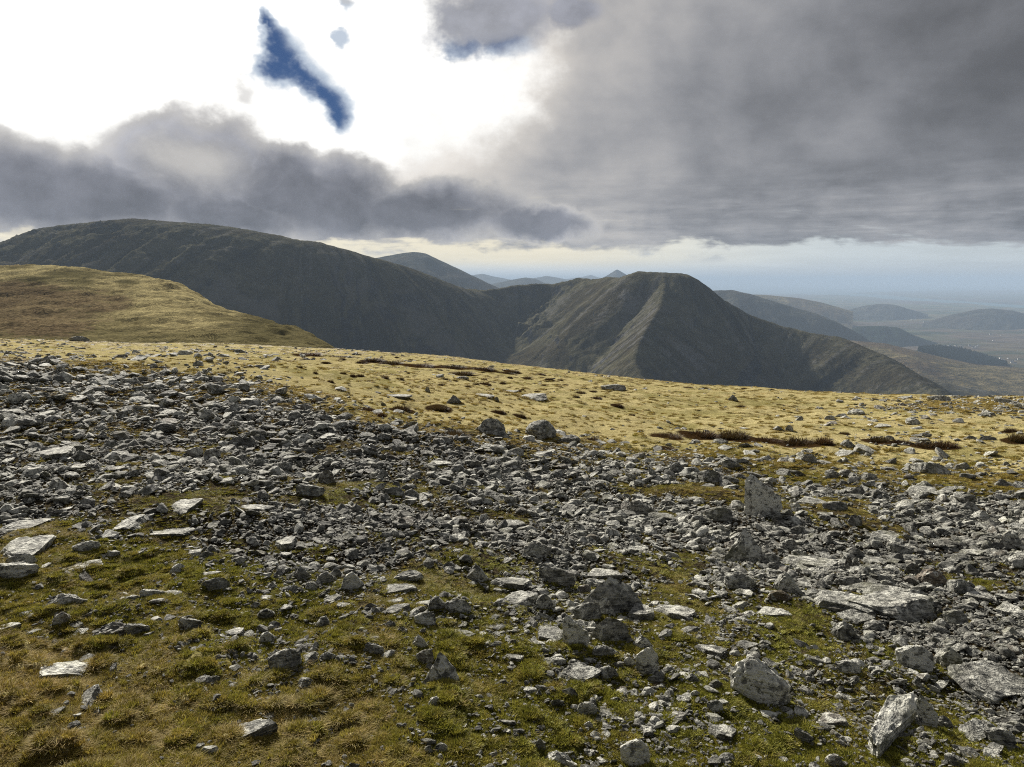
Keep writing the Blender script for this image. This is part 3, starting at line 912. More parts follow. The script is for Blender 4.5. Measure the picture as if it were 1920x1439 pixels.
# ------------------------------------------------------------------ rock shapes
def rock_mesh(name, kind, seed, sub):
    r = random.Random(seed)
    bm = bmesh.new(); bmesh.ops.create_icosphere(bm, subdivisions=sub, radius=1.0)
    V = np.array([v.co[:] for v in bm.verts])
    V *= np.array({'block': (1, .85, .8), 'slab': (1, .85, .75), 'round': (1, .9, .8), 'point': (1, .9, 1.1)}[kind])
    cuts = []
    if kind == 'slab':
        cuts += [((r.gauss(0, .16), r.gauss(0, .16), 1), r.uniform(.30, .5)), ((r.gauss(0, .16), r.gauss(0, .16), -1), r.uniform(.30, .5))]
        a0 = r.uniform(0, 6.28); n = r.randint(4, 6)
        for i in range(n):
            a = a0 + i / n * 6.283 + r.uniform(-.45, .45); cuts.append(((math.cos(a), math.sin(a), r.gauss(0, .45)), r.uniform(.48, .8)))
        for i in range(3): cuts.append(((r.gauss(0, 1), r.gauss(0, 1), r.gauss(0, 1)), r.uniform(.7, .9)))
    elif kind == 'block':
        for i in range(11): cuts.append(((r.gauss(0, 1), r.gauss(0, 1), r.gauss(0, .8)), r.uniform(.5, .84)))
    elif kind == 'round':
        for i in range(10): cuts.append(((r.gauss(0, 1), r.gauss(0, 1), r.gauss(0, 1)), r.uniform(.74, .9)))
    else:
        for i in range(6):
            a = i / 6 * 6.283 + r.uniform(-.5, .5); cuts.append(((math.cos(a), math.sin(a), r.uniform(.28, .62)), r.uniform(.46, .70)))
        cuts.append(((r.gauss(0, .6), r.gauss(0, .6), 1), r.uniform(.70, .85)))
        for i in range(5): cuts.append(((r.gauss(0, 1), r.gauss(0, 1), r.gauss(0, .6)), r.uniform(.65, .9)))
    for n, f in cuts:
        n = np.array(Vector(n).normalized()); e = (V @ n).max()
        ex = np.maximum(V @ n - e * f, 0); V = V - ex[:, None] * n * 0.97
    o = Vector((seed * 3.7, seed * 1.3, seed * 2.1))
    tilt = Vector((r.gauss(0, .35), r.gauss(0, .35), 1)).normalized()
    if kind == 'point': tilt = Vector((1, r.gauss(0, .4), r.gauss(0, .4))).normalized()
    k = 1.5 if sub > 3 else 1.0
    for i, v in enumerate(V):
        p = Vector(v)
        a = mnoise.fractal(p * 1.6 + o, .9, 2.1, 3) * .11
        b = (abs(mnoise.fractal(p * 4.2 + o, .8, 2.1, 3)) - .2) * .075 * k
        s_ = p.dot(tilt) * 8.0 + mnoise.noise(p * 1.5 + o) * 1.5
        st = (s_ - math.floor(s_) - .5) * .045 * k
        V[i] = v * (1 + a - b + st)
    lo, hi = V.min(0), V.max(0)
    V = (V - (lo + hi) / 2) / (hi - lo)
    for v, c in zip(bm.verts, V): v.co = c
    me = bpy.data.meshes.new(name); bm.to_mesh(me); bm.free()
    me.polygons.foreach_set('use_smooth', np.full(len(me.polygons), True, bool))
    try: me.set_sharp_from_angle(angle=R(22))
    except Exception: pass
    me.materials.append(M['rock'])
    return me


KINDS = ['slab'] * 10 + ['block'] * 8 + ['round'] * 3 + ['point'] * 3
ROCK_LO = [rock_mesh('stone_shape', k, 11 + i, 3) for i, k in enumerate(KINDS)]
ROCK_HI = {k: [rock_mesh('boulder_shape', k, 71 + 9 * i + 100 * 'bsrp'.index(k[0]), 4) for i in range(5)] for k in ('block', 'slab', 'round', 'point')}


def proto_collection(name, meshes):
    c = bpy.data.collections.new(name)
    for i, me in enumerate(meshes):
        o = bpy.data.objects.new('%s_%02d' % (name, i), me); c.objects.link(o)
    return c


def scatter(name, coll, pos, rot, scl, idx, tint, brown=None, **props):
    me = bpy.data.meshes.new(name)
    n = len(pos); me.vertices.add(n); me.vertices.foreach_set('co', np.asarray(pos, np.float32).ravel())
    for nm, typ, key, arr in (('rot', 'FLOAT_VECTOR', 'vector', rot), ('scl', 'FLOAT_VECTOR', 'vector', scl), ('idx', 'INT', 'value', idx),
                              ('tint', 'FLOAT', 'value', tint), ('brown', 'FLOAT', 'value', brown if brown is not None else np.zeros(n))):
        a = me.attributes.new(nm, typ, 'POINT'); a.data.foreach_set(key, np.asarray(arr, np.int32 if typ == 'INT' else np.float32).ravel())
    o = add_obj(name, me, None, **props)
    ng = bpy.data.node_groups.new(name + '_scatter', 'GeometryNodeTree')
    ng.interface.new_socket('Geometry', in_out='INPUT', socket_type='NodeSocketGeometry')
    ng.interface.new_socket('Geometry', in_out='OUTPUT', socket_type='NodeSocketGeometry')
    N = ng.nodes; gi = N.new('NodeGroupInput'); go = N.new('NodeGroupOutput')
    ip = N.new('GeometryNodeInstanceOnPoints'); ci = N.new('GeometryNodeCollectionInfo')
    ci.inputs[0].default_value = coll; ci.inputs['Separate Children'].default_value = True; ci.inputs['Reset Children'].default_value = True
    def na(nm, t):
        q = N.new('GeometryNodeInputNamedAttribute'); q.data_type = t; q.inputs['Name'].default_value = nm; return q.outputs['Attribute']
    L = ng.links
    L.new(gi.outputs[0], ip.inputs['Points']); L.new(ci.outputs[0], ip.inputs['Instance'])
    ip.inputs['Pick Instance'].default_value = True
    L.new(na('idx', 'INT'), ip.inputs['Instance Index'])
    e2r = N.new('FunctionNodeEulerToRotation'); L.new(na('rot', 'FLOAT_VECTOR'), e2r.inputs[0]); L.new(e2r.outputs[0], ip.inputs['Rotation'])
    L.new(na('scl', 'FLOAT_VECTOR'), ip.inputs['Scale'])
    L.new(ip.outputs[0], go.inputs[0])
    md = o.modifiers.new('scatter', 'NODES'); md.node_group = ng
    return o


# ------------------------------------------------------------------ far conifer plantation and houses of the valley
def cone_mesh():
    bm = bmesh.new()
    for z0, z1, r0 in ((.05, .55, .30), (.3, .8, .23), (.58, 1.0, .15)):
        a = bm.verts.new((0, 0, z1)); ring = [bm.verts.new((r0 * math.cos(t * 1.0472 + z0), r0 * math.sin(t * 1.0472 + z0), z0)) for t in range(6)]
        for t in range(6): bm.faces.new((ring[t], ring[(t + 1) % 6], a))
    me = bpy.data.meshes.new('conifer'); bm.to_mesh(me); bm.free(); me.materials.append(M['forest']); return me


def house_mesh():
    v = [(-.5, -.3, -.3), (.5, -.3, -.3), (.5, .3, -.3), (-.5, .3, -.3), (-.5, -.3, .4), (.5, -.3, .4), (.5, .3, .4), (-.5, .3, .4), (-.5, 0, .7), (.5, 0, .7)]
    f = [(0, 1, 5, 4), (1, 2, 6, 5), (2, 3, 7, 6), (3, 0, 4, 7), (4, 5, 9, 8), (6, 7, 8, 9), (5, 6, 9), (7, 4, 8)]
    me = bpy.data.meshes.new('house'); me.from_pydata(v, [], f); me.update()
    me.materials.append(M['house']); me.materials.append(M['slate'])
    me.polygons[4].material_index = 1; me.polygons[5].material_index = 1
    return me


def far_things():
    # plantation on the wooded slope
    n = 2600; pts = []
    c0 = [(1725, 653), (1745, 651), (1762, 650), (1800, 654), (1850, 668), (1886, 681)]
    lo = [(1725, 657), (1745, 664), (1762, 670), (1800, 678), (1850, 682), (1886, 684)]
    while len(pts) < n:
        px = random.uniform(1722, 1888); t = random.random()
        y0 = np.interp(px, [c[0] for c in c0], [c[1] for c in c0]); y1 = np.interp(px, [c[0] for c in lo], [c[1] for c in lo])
        D = 4250 - 500 * t
        x, y, z = at_depth(px, y0 + (y1 - y0) * t, D)
        pts.append((x, y, z - 6))
    P = np.array(pts)
    h = 13 + 8 * rng.random(n)
    scatter('conifer_wood', proto_collection('conifer_shapes', [cone_mesh()]), P, np.zeros((n, 3)), np.stack([h, h, h * 1.1], -1), np.zeros(n, int), np.zeros(n), kind='stuff', label='dark conifer plantation on the far slope')
    hp = []
    for cpx, cpy, sx, sy, k in ((1795, 651, 26, 1.5, 34), (1900, 679, 20, 2.5, 14), (1850, 636, 50, 8, 8), (1650, 600, 60, 6, 6), (1800, 608, 60, 4, 10), (1600, 563, 50, 2, 6)):
        for _ in range(k):
            x, y = on_level(random.gauss(cpx, sx), max(555, random.gauss(cpy, sy)), PLAIN_Z); hp.append((x, y, PLAIN_Z + 4))
    hp = np.array(hp); m = len(hp); sc = (8 + 7 * rng.random(m)) * np.clip(hp[:, 1] / 6000, 1, 2)
    scatter('far_houses', proto_collection('house_shapes', [house_mesh()]), hp, np.stack([np.zeros(m), np.zeros(m), rng.random(m) * 3.1], -1), np.stack([sc, sc, sc * .8], -1), np.zeros(m, int), np.zeros(m), kind='stuff', label='white specks of houses in the far valley')


M['slate'] = mat_plain_colour('slate_roof', (0.06, 0.062, 0.07))
build_hill('wooded_hill', [(1640, 690, 4200), (1700, 662, 4200), (1725, 655, 4250), (1762, 653, 4250), (1800, 657, 4250), (1850, 671, 4250), (1890, 684, 4250), (1960, 702, 4200)], 600, 700, 0.16, 0.3, M['hill_far'], 311, 0.5, 120, 40)
far_things()

# ------------------------------------------------------------------ the stones one can pick out in the photograph
# px, base py, width px, height px, kind, turn (deg), tint 0..1, brown 0..1   kinds: b block, f flat slab, r round, p pointed, l long slab lying away from the lens
HERO = """
1423 1318 95 82 r 20 .80 0
1665 1423 50 135 l -14 .95 0
1737 1368 30 58 t 0 .8 0
1590 1150 120 44 f 12 .62 0
1668 1158 130 56 f -6 .66 0
1640 1122 110 30 f 6 .62 0
1712 1136 56 30 b 0 .72 0
1587 1152 58 24 f -15 .15 .25
1387 1107 53 40 r 0 .65 0
1476 1112 45 44 b 20 .70 0
1463 1128 47 22 b 0 .30 .95
1515 1066 97 38 f 5 .62 0
1393 1055 80 66 p 30 .62 0
1441 1062 36 30 b 10 .55 0
1448 1070 22 18 r 0 .35 0
1591 1070 14 28 p 20 .55 .3
1604 1071 13 28 p -20 .5 0
1449 1158 62 27 f 0 .7 0
1713 1257 54 48 b 15 .75 0
1783 1256 48 40 b 0 .65 0
1862 1318 124 66 f -35 .55 0
1800 1115 40 28 b 0 .7 0
1838 1130 44 24 f -30 .5 0
1589 1266 38 24 b 0 .6 0
1586 1202 44 38 b 40 .35 0
1605 1174 56 27 f -20 .45 0
1352 1391 50 38 f 10 .45 0
1559 1363 48 32 f 10 .55 .25
1340 1338 26 24 b 0 .55 0
1300 1282 25 19 b 0 .6 0
1398 1221 43 17 f 0 .4 0
1330 1231 60 25 f 0 .6 0
1893 1155 40 28 f -35 .95 0
1790 1173 34 30 b 0 .8 0
1563 1441 28 26 r 0 .85 .2
1827 1395 42 48 f -40 .6 0
1765 1368 30 26 r 0 .4 0
1507 1395 30 28 b 0 .4 0
1594 1102 37 22 b 0 .25 0
1752 1100 56 34 b -25 .35 .75
1713 1080 32 28 b 30 .25 .2
1677 1030 25 24 r 0 .8 .25
1800 1444 42 22 b 0 .6 0
1873 1402 40 32 b 0 .5 0
1600 1094 24 14 b 0 .5 0
1660 1015 56 22 f -6 .55 0
1640 1060 42 22 f 0 .55 0
825 1290 74 64 p 15 .60 0
797 1247 30 30 b 0 .4 .35
788 1216 28 29 b 10 .8 0
818 1330 32 27 b 30 .75 0
735 1280 18 14 r 0 1 0
1080 1218 46 66 t 10 .8 0
1032 1206 56 44 f 25 .45 0
1147 1206 72 45 p -20 .28 0
1134 1235 56 28 b -12 .22 0
1150 1150 118 68 p 25 .40 0
1200 1166 44 60 f -50 .45 0
1101 1165 48 42 b 0 .5 0
973 1138 74 44 f -25 .65 0
1022 1142 40 34 b 0 .7 0
955 1105 77 28 f 0 .65 0
1046 1097 66 48 b 30 .3 0
1007 1045 49 38 r 0 .68 .1
896 1093 38 40 b 40 .55 0
661 1106 43 40 b 10 .85 0
766 1090 52 22 r 0 .6 0
745 1115 70 27 f 0 .42 0
797 1175 38 30 b -20 .7 0
743 1152 52 26 f -10 .4 0
820 1145 38 30 b 0 .5 0
857 1150 50 28 b 0 .65 0
1130 1087 68 27 f -8 .68 0
1213 1267 38 54 t 0 .8 0
1207 1220 38 29 b 0 .7 0
1180 1250 25 20 b 0 .65 0
963 1243 38 20 f 0 .75 0
863 1195 48 18 f -10 .65 0
920 1182 54 16 f 0 .4 0
870 1206 45 13 f 18 .6 0
1090 1285 70 42 f -25 .6 0
1140 1278 35 28 b 0 .55 0
1100 1347 34 34 r 0 .75 0
1190 1441 48 56 b 0 1 0
1050 1443 56 34 b -20 1 0
1013 1413 22 30 b 0 .5 0
1262 1160 80 38 f 0 .68 0
703 1230 32 27 b 30 .4 0
1103 1375 15 22 b 0 .7 0
1077 1360 28 14 f 0 .6 0
1123 1358 22 14 f 0 .7 0
1068 1315 28 25 b 0 .35 0
1017 1297 25 12 b 0 .75 0
1155 1323 20 14 b 0 .7 0
1290 1190 36 20 f 0 .5 0
48 1050 90 52 f 15 .72 0
40 1062 40 24 b 0 .6 0
30 1087 64 28 b 0 .75 0
163 1038 40 20 b 0 .55 0
150 1069 65 10 f 0 .75 0
119 1173 35 25 b 0 .55 .35
209 1201 58 33 r -15 .25 .2
258 1190 38 24 b 20 .5 0
121 1273 88 36 f 0 1 0
167 1331 42 42 f 50 .7 0
100 1347 36 16 f 25 .5 0
65 1330 22 13 r 0 .4 0
463 1391 96 40 f 22 .62 0
535 1258 54 44 b 0 .5 0
570 1254 48 30 f 35 .6 0
502 1208 33 26 b 0 .75 0
437 1197 38 23 f 25 .65 0
287 1123 38 22 b 0 .75 0
322 1122 34 18 f 15 .55 0
126 1140 56 26 b 0 .45 0
380 1085 60 11 f 0 .8 0
535 1035 42 36 f 48 .8 0
358 1182 35 26 b 0 .4 0
616 1240 26 17 r 0 .5 0
590 1224 20 12 b 0 .6 0
500 1163 36 20 b 0 .65 0
540 1347 12 8 r 0 1 .1
14 1182 36 14 f 0 .95 0
503 1130 28 15 f -10 .7 0
567 1088 32 30 b 0 .4 0
612 1095 40 26 b 0 .35 0
405 1110 44 24 b 0 .3 0
1430 970 62 80 t 15 1 .08
1347 977 48 29 b 0 .3 0
1368 877 45 22 b 0 .65 0
1360 846 25 14 f -20 .85 0
1330 907 43 30 b 25 .45 0
1372 905 26 14 b 0 .45 0
1623 852 40 22 f -20 .65 0
1590 840 25 15 b -20 .5 0
1582 857 36 18 f 20 .75 0
1742 890 60 24 b 0 .6 0
1715 883 40 18 f 0 .45 0
1560 897 24 18 r 0 .5 0
1585 896 24 16 r 0 .5 .15
1517 868 26 17 p 0 .5 0
1630 903 28 18 b 0 .45 0
1523 947 52 22 f -20 .5 0
1565 958 40 20 b -10 .35 0
1460 808 20 11 b 0 .65 0
1480 809 14 12 p 0 .65 0
1605 778 28 14 r 0 .75 0
1655 803 26 10 f 0 .85 0
1711 797 22 17 r 0 .8 0
1703 972 30 18 b 20 .4 .2
1603 987 24 20 p 0 .35 .1
1735 932 60 25 f 0 .65 0
1373 752 20 12 p 0 .45 0
1150 732 46 13 b 0 .5 0
1013 823 58 41 r 0 .40 0
922 817 54 32 p 20 .45 0
1068 831 40 18 r 0 .32 0
850 757 30 16 p 0 .4 0
907 745 40 9 f 0 .7 0
993 748 66 14 f 0 .6 0
957 737 32 8 f 0 .5 0
743 747 60 10 f 0 .5 0
867 712 24 8 r 0 .4 0
802 737 10 12 p 0 .4 0
931 754 10 10 p 0 .3 0
1200 968 49 32 r 0 .38 .15
1242 976 62 20 f -8 .2 0
960 992 50 24 f 0 .6 0
968 855 28 19 b 0 .55 0
1013 857 46 13 f 0 .45 0
772 935 36 22 b 0 .3 0
737 930 40 20 b 20 .3 0
823 876 48 15 f -8 .75 0
1500 1050 28 20 r 0 .6 0
155 864 34 20 b 0 .12 0
147 882 30 13 f 10 .85 .3
173 879 24 20 r 0 .7 .3
308 813 37 17 r 0 .12 0
365 857 28 18 b 0 .6 .25
613 908 32 28 p 30 .35 .2
347 963 62 28 f 15 .85 0
97 861 70 26 f 20 .55 0
583 930 50 26 b 0 .4 0
317 1010 85 15 f 0 .55 0
243 995 54 26 f 15 .75 0
47 995 80 20 f 0 .7 0
317 745 32 13 r 0 .1 0
405 740 28 20 b 0 .3 0
478 958 58 15 f 0 .75 0
448 890 36 18 r 0 .8 0
449 662 26 9 b 0 .35 0
148 637 30 13 b 0 .25 0
1885 757 30 12 b 0 .5 0
1760 752 34 12 b 0 .55 0
1695 749 26 8 f 0 .6 0
1895 1030 36 36 b 0 .6 .15
1820 1045 40 20 f 30 .6 0
1690 1040 34 20 b 0 .5 0
1480 1035 24 26 b 0 .6 0
1700 950 44 20 f 0 .55 0
1270 888 34 26 b 0 .35 0
1600 1320 20 9 b 0 .95 0
1750 1300 18 14 b 0 .55 0
1855 1342 16 12 b 0 .75 .4
1720 1290 16 22 b 0 .6 0
""".strip().splitlines()


def gz(x, y): return float(ground_h(np.array([x]), np.array([y]))[0])


KMAP = {'t': 'block', 'b': 'block', 'f': 'slab', 'r': 'round', 'p': 'point', 'l': 'slab'}
FRAC = {'t': .92, 'b': .78, 'f': .36, 'r': .74, 'p': .90, 'l': .10}
stones = []        # dicts: x y z w d h yaw tilt kind tint brown px py wpx hpx hero
for ln in HERO:
    px, py, w, h, k, turn, tint, brown = ln.split()
    px, py, w, h, turn, tint, brown = map(float, (px, py, w, h, turn, tint, brown))
    X, Y, D = hit(px, min(py, 1470)); sc = math.hypot(D, gz(X, Y)) / F_PX
    T = -gz(X, Y) / D; sa = T / math.hypot(1, T)
    tint = tint * .86 if k == 'f' else tint
    W = w * sc; Hm = h * sc * FRAC[k]; dep = h * sc * (1 - FRAC[k]) / max(sa, .12)
    dep = min(max(dep, .55 * W), 1.5 * W) if k != 'l' else dep
    az = math.atan2(X, Y)
    cx, cy = X + math.sin(az) * dep * .42, Y + math.cos(az) * dep * .42
    if k == 'l': Hm = .11
    stones.append(dict(x=cx, y=cy, w=W, d=dep, h=Hm, yaw=-az + (R(turn) if k in 'l' else 0), roll=(R(-turn) * .35 if k == 'f' else 0), kind=KMAP[k], tint=tint, brown=brown, px=px, py=py, wpx=w, hpx=h, hero=True, flat=k in 'fl'))

# ------------------------------------------------------------------ all other loose stones
def scatter_points(n, dmin, dmax, power, az_half=0.70):
    u = rng.random(n)
    if abs(power) < 1e-6: d = dmin * (dmax / dmin) ** u
    else: d = (dmin ** power + u * (dmax ** power - dmin ** power)) ** (1 / power)
    az = (rng.random(n) * 2 - 1) * az_half
    return np.sin(az) * d, np.cos(az) * d, d


def make_stones():
    n = 400000
    X, Y, D = scatter_points(n, 1.9, 92, 0.0)
    s, g = zones(X, Y)
    cl = fbm(X * 0.55, Y * 0.55, 91, 3); cl2 = fbm(X * 2.3, Y * 2.3, 95, 2)
    smin = np.maximum(0.012, 0.0031 * D)
    size = smin * np.minimum(rng.random(n) ** (-1 / 2.1), 7.5)
    size = np.minimum(size, np.where(s > 0.55, 0.26, 0.28))
    size = np.minimum(size, 0.022 * D)            # nothing out of scale near the lens
    size = np.where(s < 0.25, size * 1.15, size)
    p = np.clip(s, 0, 1) ** np.where(D < 7, 1.35, 1.6) * np.clip(1 + np.where(D < 10, 1.5, 0.9) * cl + np.where(D < 10, 0.9, 0.5) * cl2, 0, 2)
    p = np.where((s > 0.85) & (D > 9), np.maximum(p, 0.7), p)
    p = np.where(s < 0.05, np.where((D > 18) & (cl > 0.25), 0.012, 0.0025), p)
    p = p * np.where(D < 6, 1.0, 1.0)
    keep = rng.random(n) < p * 0.62
    X, Y, D, s, g, size = (a[keep] for a in (X, Y, D, s, g, size))
    # keep the picked-out stones free
    hx = np.array([q['x'] for q in stones]); hy = np.array([q['y'] for q in stones]); hr = np.array([max(q['w'], q['d']) * .42 for q in stones])
    ok = np.ones(len(X), bool)
    for a, b, c in zip(hx, hy, hr): ok &= (np.hypot(X - a, Y - b) > c + size * 0.25) | (size < c * 0.22)
    X, Y, D, s, g, size = (a[ok] for a in (X, Y, D, s, g, size))
    return X, Y, D, s, g, size


SX, SY, SD, SS, SG, SSIZE = make_stones()
NS = len(SX)
SIDX = rng.integers(0, len(KINDS), NS)
asp = 0.62 + 0.38 * rng.random(NS)
slabby = np.array([k == 'slab' for k in KINDS])[SIDX]; pointy = np.array([k == 'point' for k in KINDS])[SIDX]
ht = np.where(slabby, 0.16 + 0.18 * rng.random(NS), np.where(pointy, 0.42 + 0.3 * rng.random(NS), 0.28 + 0.24 * rng.random(NS)))
ht = ht * 0.86
SSCL = np.stack([SSIZE, SSIZE * (asp - .1), SSIZE * ht * 1.15], -1)
SROT = np.stack([rng.normal(0, .26, NS), rng.normal(0, .26, NS), rng.random(NS) * 6.283], -1)
SZ = ground_h(SX, SY) + np.where(SSIZE < 0.05, 0.012, 0.006) * (SD < 10) * (1 - .5 * SS) + SSIZE * ht * (0.04 + 0.34 * rng.random(NS) * SS)
STINT = np.clip(0.42 + 0.35 * fbm(SX * 0.4, SY * 0.4, 131, 2) + rng.normal(0.09, 0.25, NS) + np.where(rng.random(NS) < .06, .4, 0), 0, 1)
SBROWN = np.where(rng.random(NS) < .10, rng.random(NS) * .6, 0) + .05 * rng.random(NS)
SPX, SPY = to_pix(SX, SY, SZ)

# the largest in view become things of their own
in_view = (SPX > 10) & (SPX < 1910) & (SPY > 640) & (SPY < 1432)
spx_w = SSIZE * F_PX / np.hypot(SD, SZ)
order = np.argsort(-np.where(in_view, spx_w, 0))
N_THINGS = 290
pick = order[:max(0, N_THINGS - len(stones))]
rest = np.ones(NS, bool); rest[pick] = False
for i in pick:
    stones.append(dict(x=SX[i], y=SY[i], z=SZ[i], w=SSCL[i, 0], d=SSCL[i, 1], h=SSCL[i, 2], rot=SROT[i], kind=KINDS[SIDX[i]], mesh=ROCK_LO[SIDX[i]], tint=STINT[i], brown=SBROWN[i],
                       px=SPX[i], py=SPY[i], wpx=spx_w[i], hpx=spx_w[i] * .5, hero=False, flat=bool(slabby[i])))
scatter('stones', proto_collection('stone_shapes', ROCK_LO), np.stack([SX, SY, SZ], -1)[rest], SROT[rest], SSCL[rest], SIDX[rest], STINT[rest], SBROWN[rest],
        kind='stuff', label='dense litter of small loose grey stones covering the moor')


def place_stone(q, i):
    big = q['hero']
    name = {'slab': 'stone_slab', 'point': 'pointed_stone', 'round': 'rounded_stone', 'block': 'stone_block'}[q['kind']] if q['wpx'] < 55 else {'slab': 'rock_slab', 'point': 'pointed_boulder', 'round': 'rounded_boulder', 'block': 'boulder'}[q['kind']]
    if big:
        me = ROCK_HI[q['kind']][i % 5]
        o = bpy.data.objects.new(name, me)
        sunk = .38
        H = q['h'] / (1 - sunk)
        o.scale = (q['w'] * 1.06, q['d'] * 1.06, H)
        o.location = (q['x'], q['y'], gz(q['x'], q['y']) + q['h'] - H * .5)
        o.rotation_euler = (0, q['roll'], q['yaw'])
    else:
        o = bpy.data.objects.new(name, q['mesh'])
        o.scale = (q['w'], q['d'], q['h']); o.location = (q['x'], q['y'], q['z']); o.rotation_euler = tuple(q['rot'])
    COL.objects.link(o)
    o['tint'] = float(q['tint']); o['brown'] = float(q['brown'])
    o['kind'] = 'thing'
    o['category'] = 'slab' if q['kind'] == 'slab' else ('boulder' if q['wpx'] >= 55 else 'stone')
    o['group'] = 'loose stones on the moor'
    q['obj'] = o
    return o


for i, q in enumerate(stones): place_stone(q, i)

# ------------------------------------------------------------------ labels that single out each stone
LAND = {  # picked-out stones that others are described by: (px, base py) -> own label, short phrase
    (1430, 970): ('tall blunt tooth-shaped boulder standing upright above the grey rubble', 'the tall tooth-shaped boulder'),
    (1668, 1158): ('broad layered grey slab lying low among small rubble', 'the broad layered slab'),
    (1423, 1318): ('big rounded boulder blotched with white lichen beside green moss', 'the white-blotched round boulder'),
    (1665, 1423): ('long narrow white strip of rock sunk in brown moss', 'the long white rock strip'),
    (1862, 1318): ('long slanting grey slab running out of the frame through moss', 'the long slanting slab'),
    (1393, 1055): ('cleft boulder with streaked pale face and dark hollow below', 'the cleft streaked boulder'),
    (1515, 1066): ('pale domed flat rock rising from bright green moss', 'the pale domed rock'),
    (825, 1290): ('grey pyramid-shaped boulder alone at the mossy edge', 'the pyramid-shaped boulder'),
    (1150, 1150): ('big humped boulder with dark moss at its foot', 'the big humped boulder'),
    (1080, 1218): ('tall stone with a pale bare patch in green moss', 'the tall pale-patched stone'),
    (1013, 823): ('biggest rounded boulder on the edge of the golden grass', 'the big boulder by the golden grass'),
    (922, 817): ('craggy boulder beside a heather clump at the grass edge', 'the craggy boulder by the heather'),
    (121, 1273): ('white lichen-covered slab in straw-coloured grass', 'the white slab in the straw grass'),
    (463, 1391): ('long low grey rock half sunk in the dry grass', 'the long low rock in dry grass'),
    (48, 1050): ('large pale outcrop slab cut by the left frame edge', 'the large pale outcrop slab'),
    (209, 1201): ('dark brownish rounded stone in moss with a grey one behind', 'the dark brownish rounded stone'),
    (155, 864): ('dark block perched on two pale stones like a cairn', 'the perched dark block'),
    (347, 963): ('slab crusted white with lichen at the rubble edge', 'the white-crusted slab'),
    (661, 1106): ('white-mottled block where the rubble gives way to moss', 'the white-mottled block'),
    (1007, 1045): ('pale rounded boulder in the middle of the rubble', 'the pale rounded boulder'),
    (308, 813): ('dark smooth boulder in the rubble bank', 'the dark smooth boulder'),
    (1150, 732): ('low broken outcrop near the brow of the golden slope', 'the low outcrop near the brow'),
    (613, 908): ('pointed leaning slab standing up in the rubble', 'the pointed leaning slab'),
    (1711, 797): ('small pale rounded stone lying alone on golden grass', 'the lone pale stone on grass'),
    (1190, 1441): ('white-crusted stone cut by the bottom edge of the photo', 'the white stone at the bottom edge'),
    (1742, 890): ('grey block of a pair on the greenish turf', 'the block pair on greenish turf'),
    (317, 745): ('dark low boulder in the rubble bank below the straw slope', 'the dark low boulder'),
}
ORD = ['', 'second', 'third', 'fourth', 'fifth', 'sixth', 'seventh', 'eighth', 'ninth', 'tenth', 'eleventh', 'twelfth', 'thirteenth', 'fourteenth', 'fifteenth', 'sixteenth', 'seventeenth', 'eighteenth', 'nineteenth', 'twentieth']


def describe(items, look):
    """label each item by its look and its place beside the nearest landmark; count outwards where several match"""
    groups = {}
    for it in items:
        if it.get('own'): it['obj']['label'] = it['own']; continue
        key = min(LAND, key=lambda k: math.hypot(k[0] - it['px'], (k[1] - it['py']) * 1.6))
        dx, dy = it['px'] - key[0], (it['py'] - key[1]) * 1.6
        rel = ('left of' if dx < 0 else 'right of') if abs(dx) > abs(dy) else ('behind' if dy < 0 else 'in front of')
        groups.setdefault((look(it), rel, key), []).append((math.hypot(dx, dy), it))
    for (lk, rel, key), mem in groups.items():
        mem.sort(key=lambda m: m[0])
        for n, (_, it) in enumerate(mem):
            pre = '' if len(mem) == 1 else ('nearest ' if n == 0 else (ORD[n] if n < len(ORD) else 'outermost') + ' ')
            it['obj']['label'] = (pre + lk + ' ' + rel + ' ' + LAND[key][1]).strip()


def stone_look(q):
    tone = 'rust-brown' if q['brown'] > .5 else 'white-crusted' if q['tint'] > .82 else 'pale grey' if q['tint'] > .58 else 'mid-grey' if q['tint'] > .34 else 'dark grey'
    size = 'large' if q['wpx'] >= 60 else 'medium-sized' if q['wpx'] >= 38 else 'small'
    shape = {'slab': 'flat slab', 'block': 'angular stone', 'round': 'rounded stone', 'point': 'peaked stone'}[q['kind']]
    return size + ' ' + tone + ' ' + shape


for q in stones:
    o_ = LAND.get((int(q['px']), int(q['py']))) if q['hero'] else None
    if o_: q['own'] = o_[0]
assert all(any((int(q['px']), int(q['py'])) == k for q in stones if q['hero']) for k in LAND), 'landmark without stone'
describe(stones, stone_look)

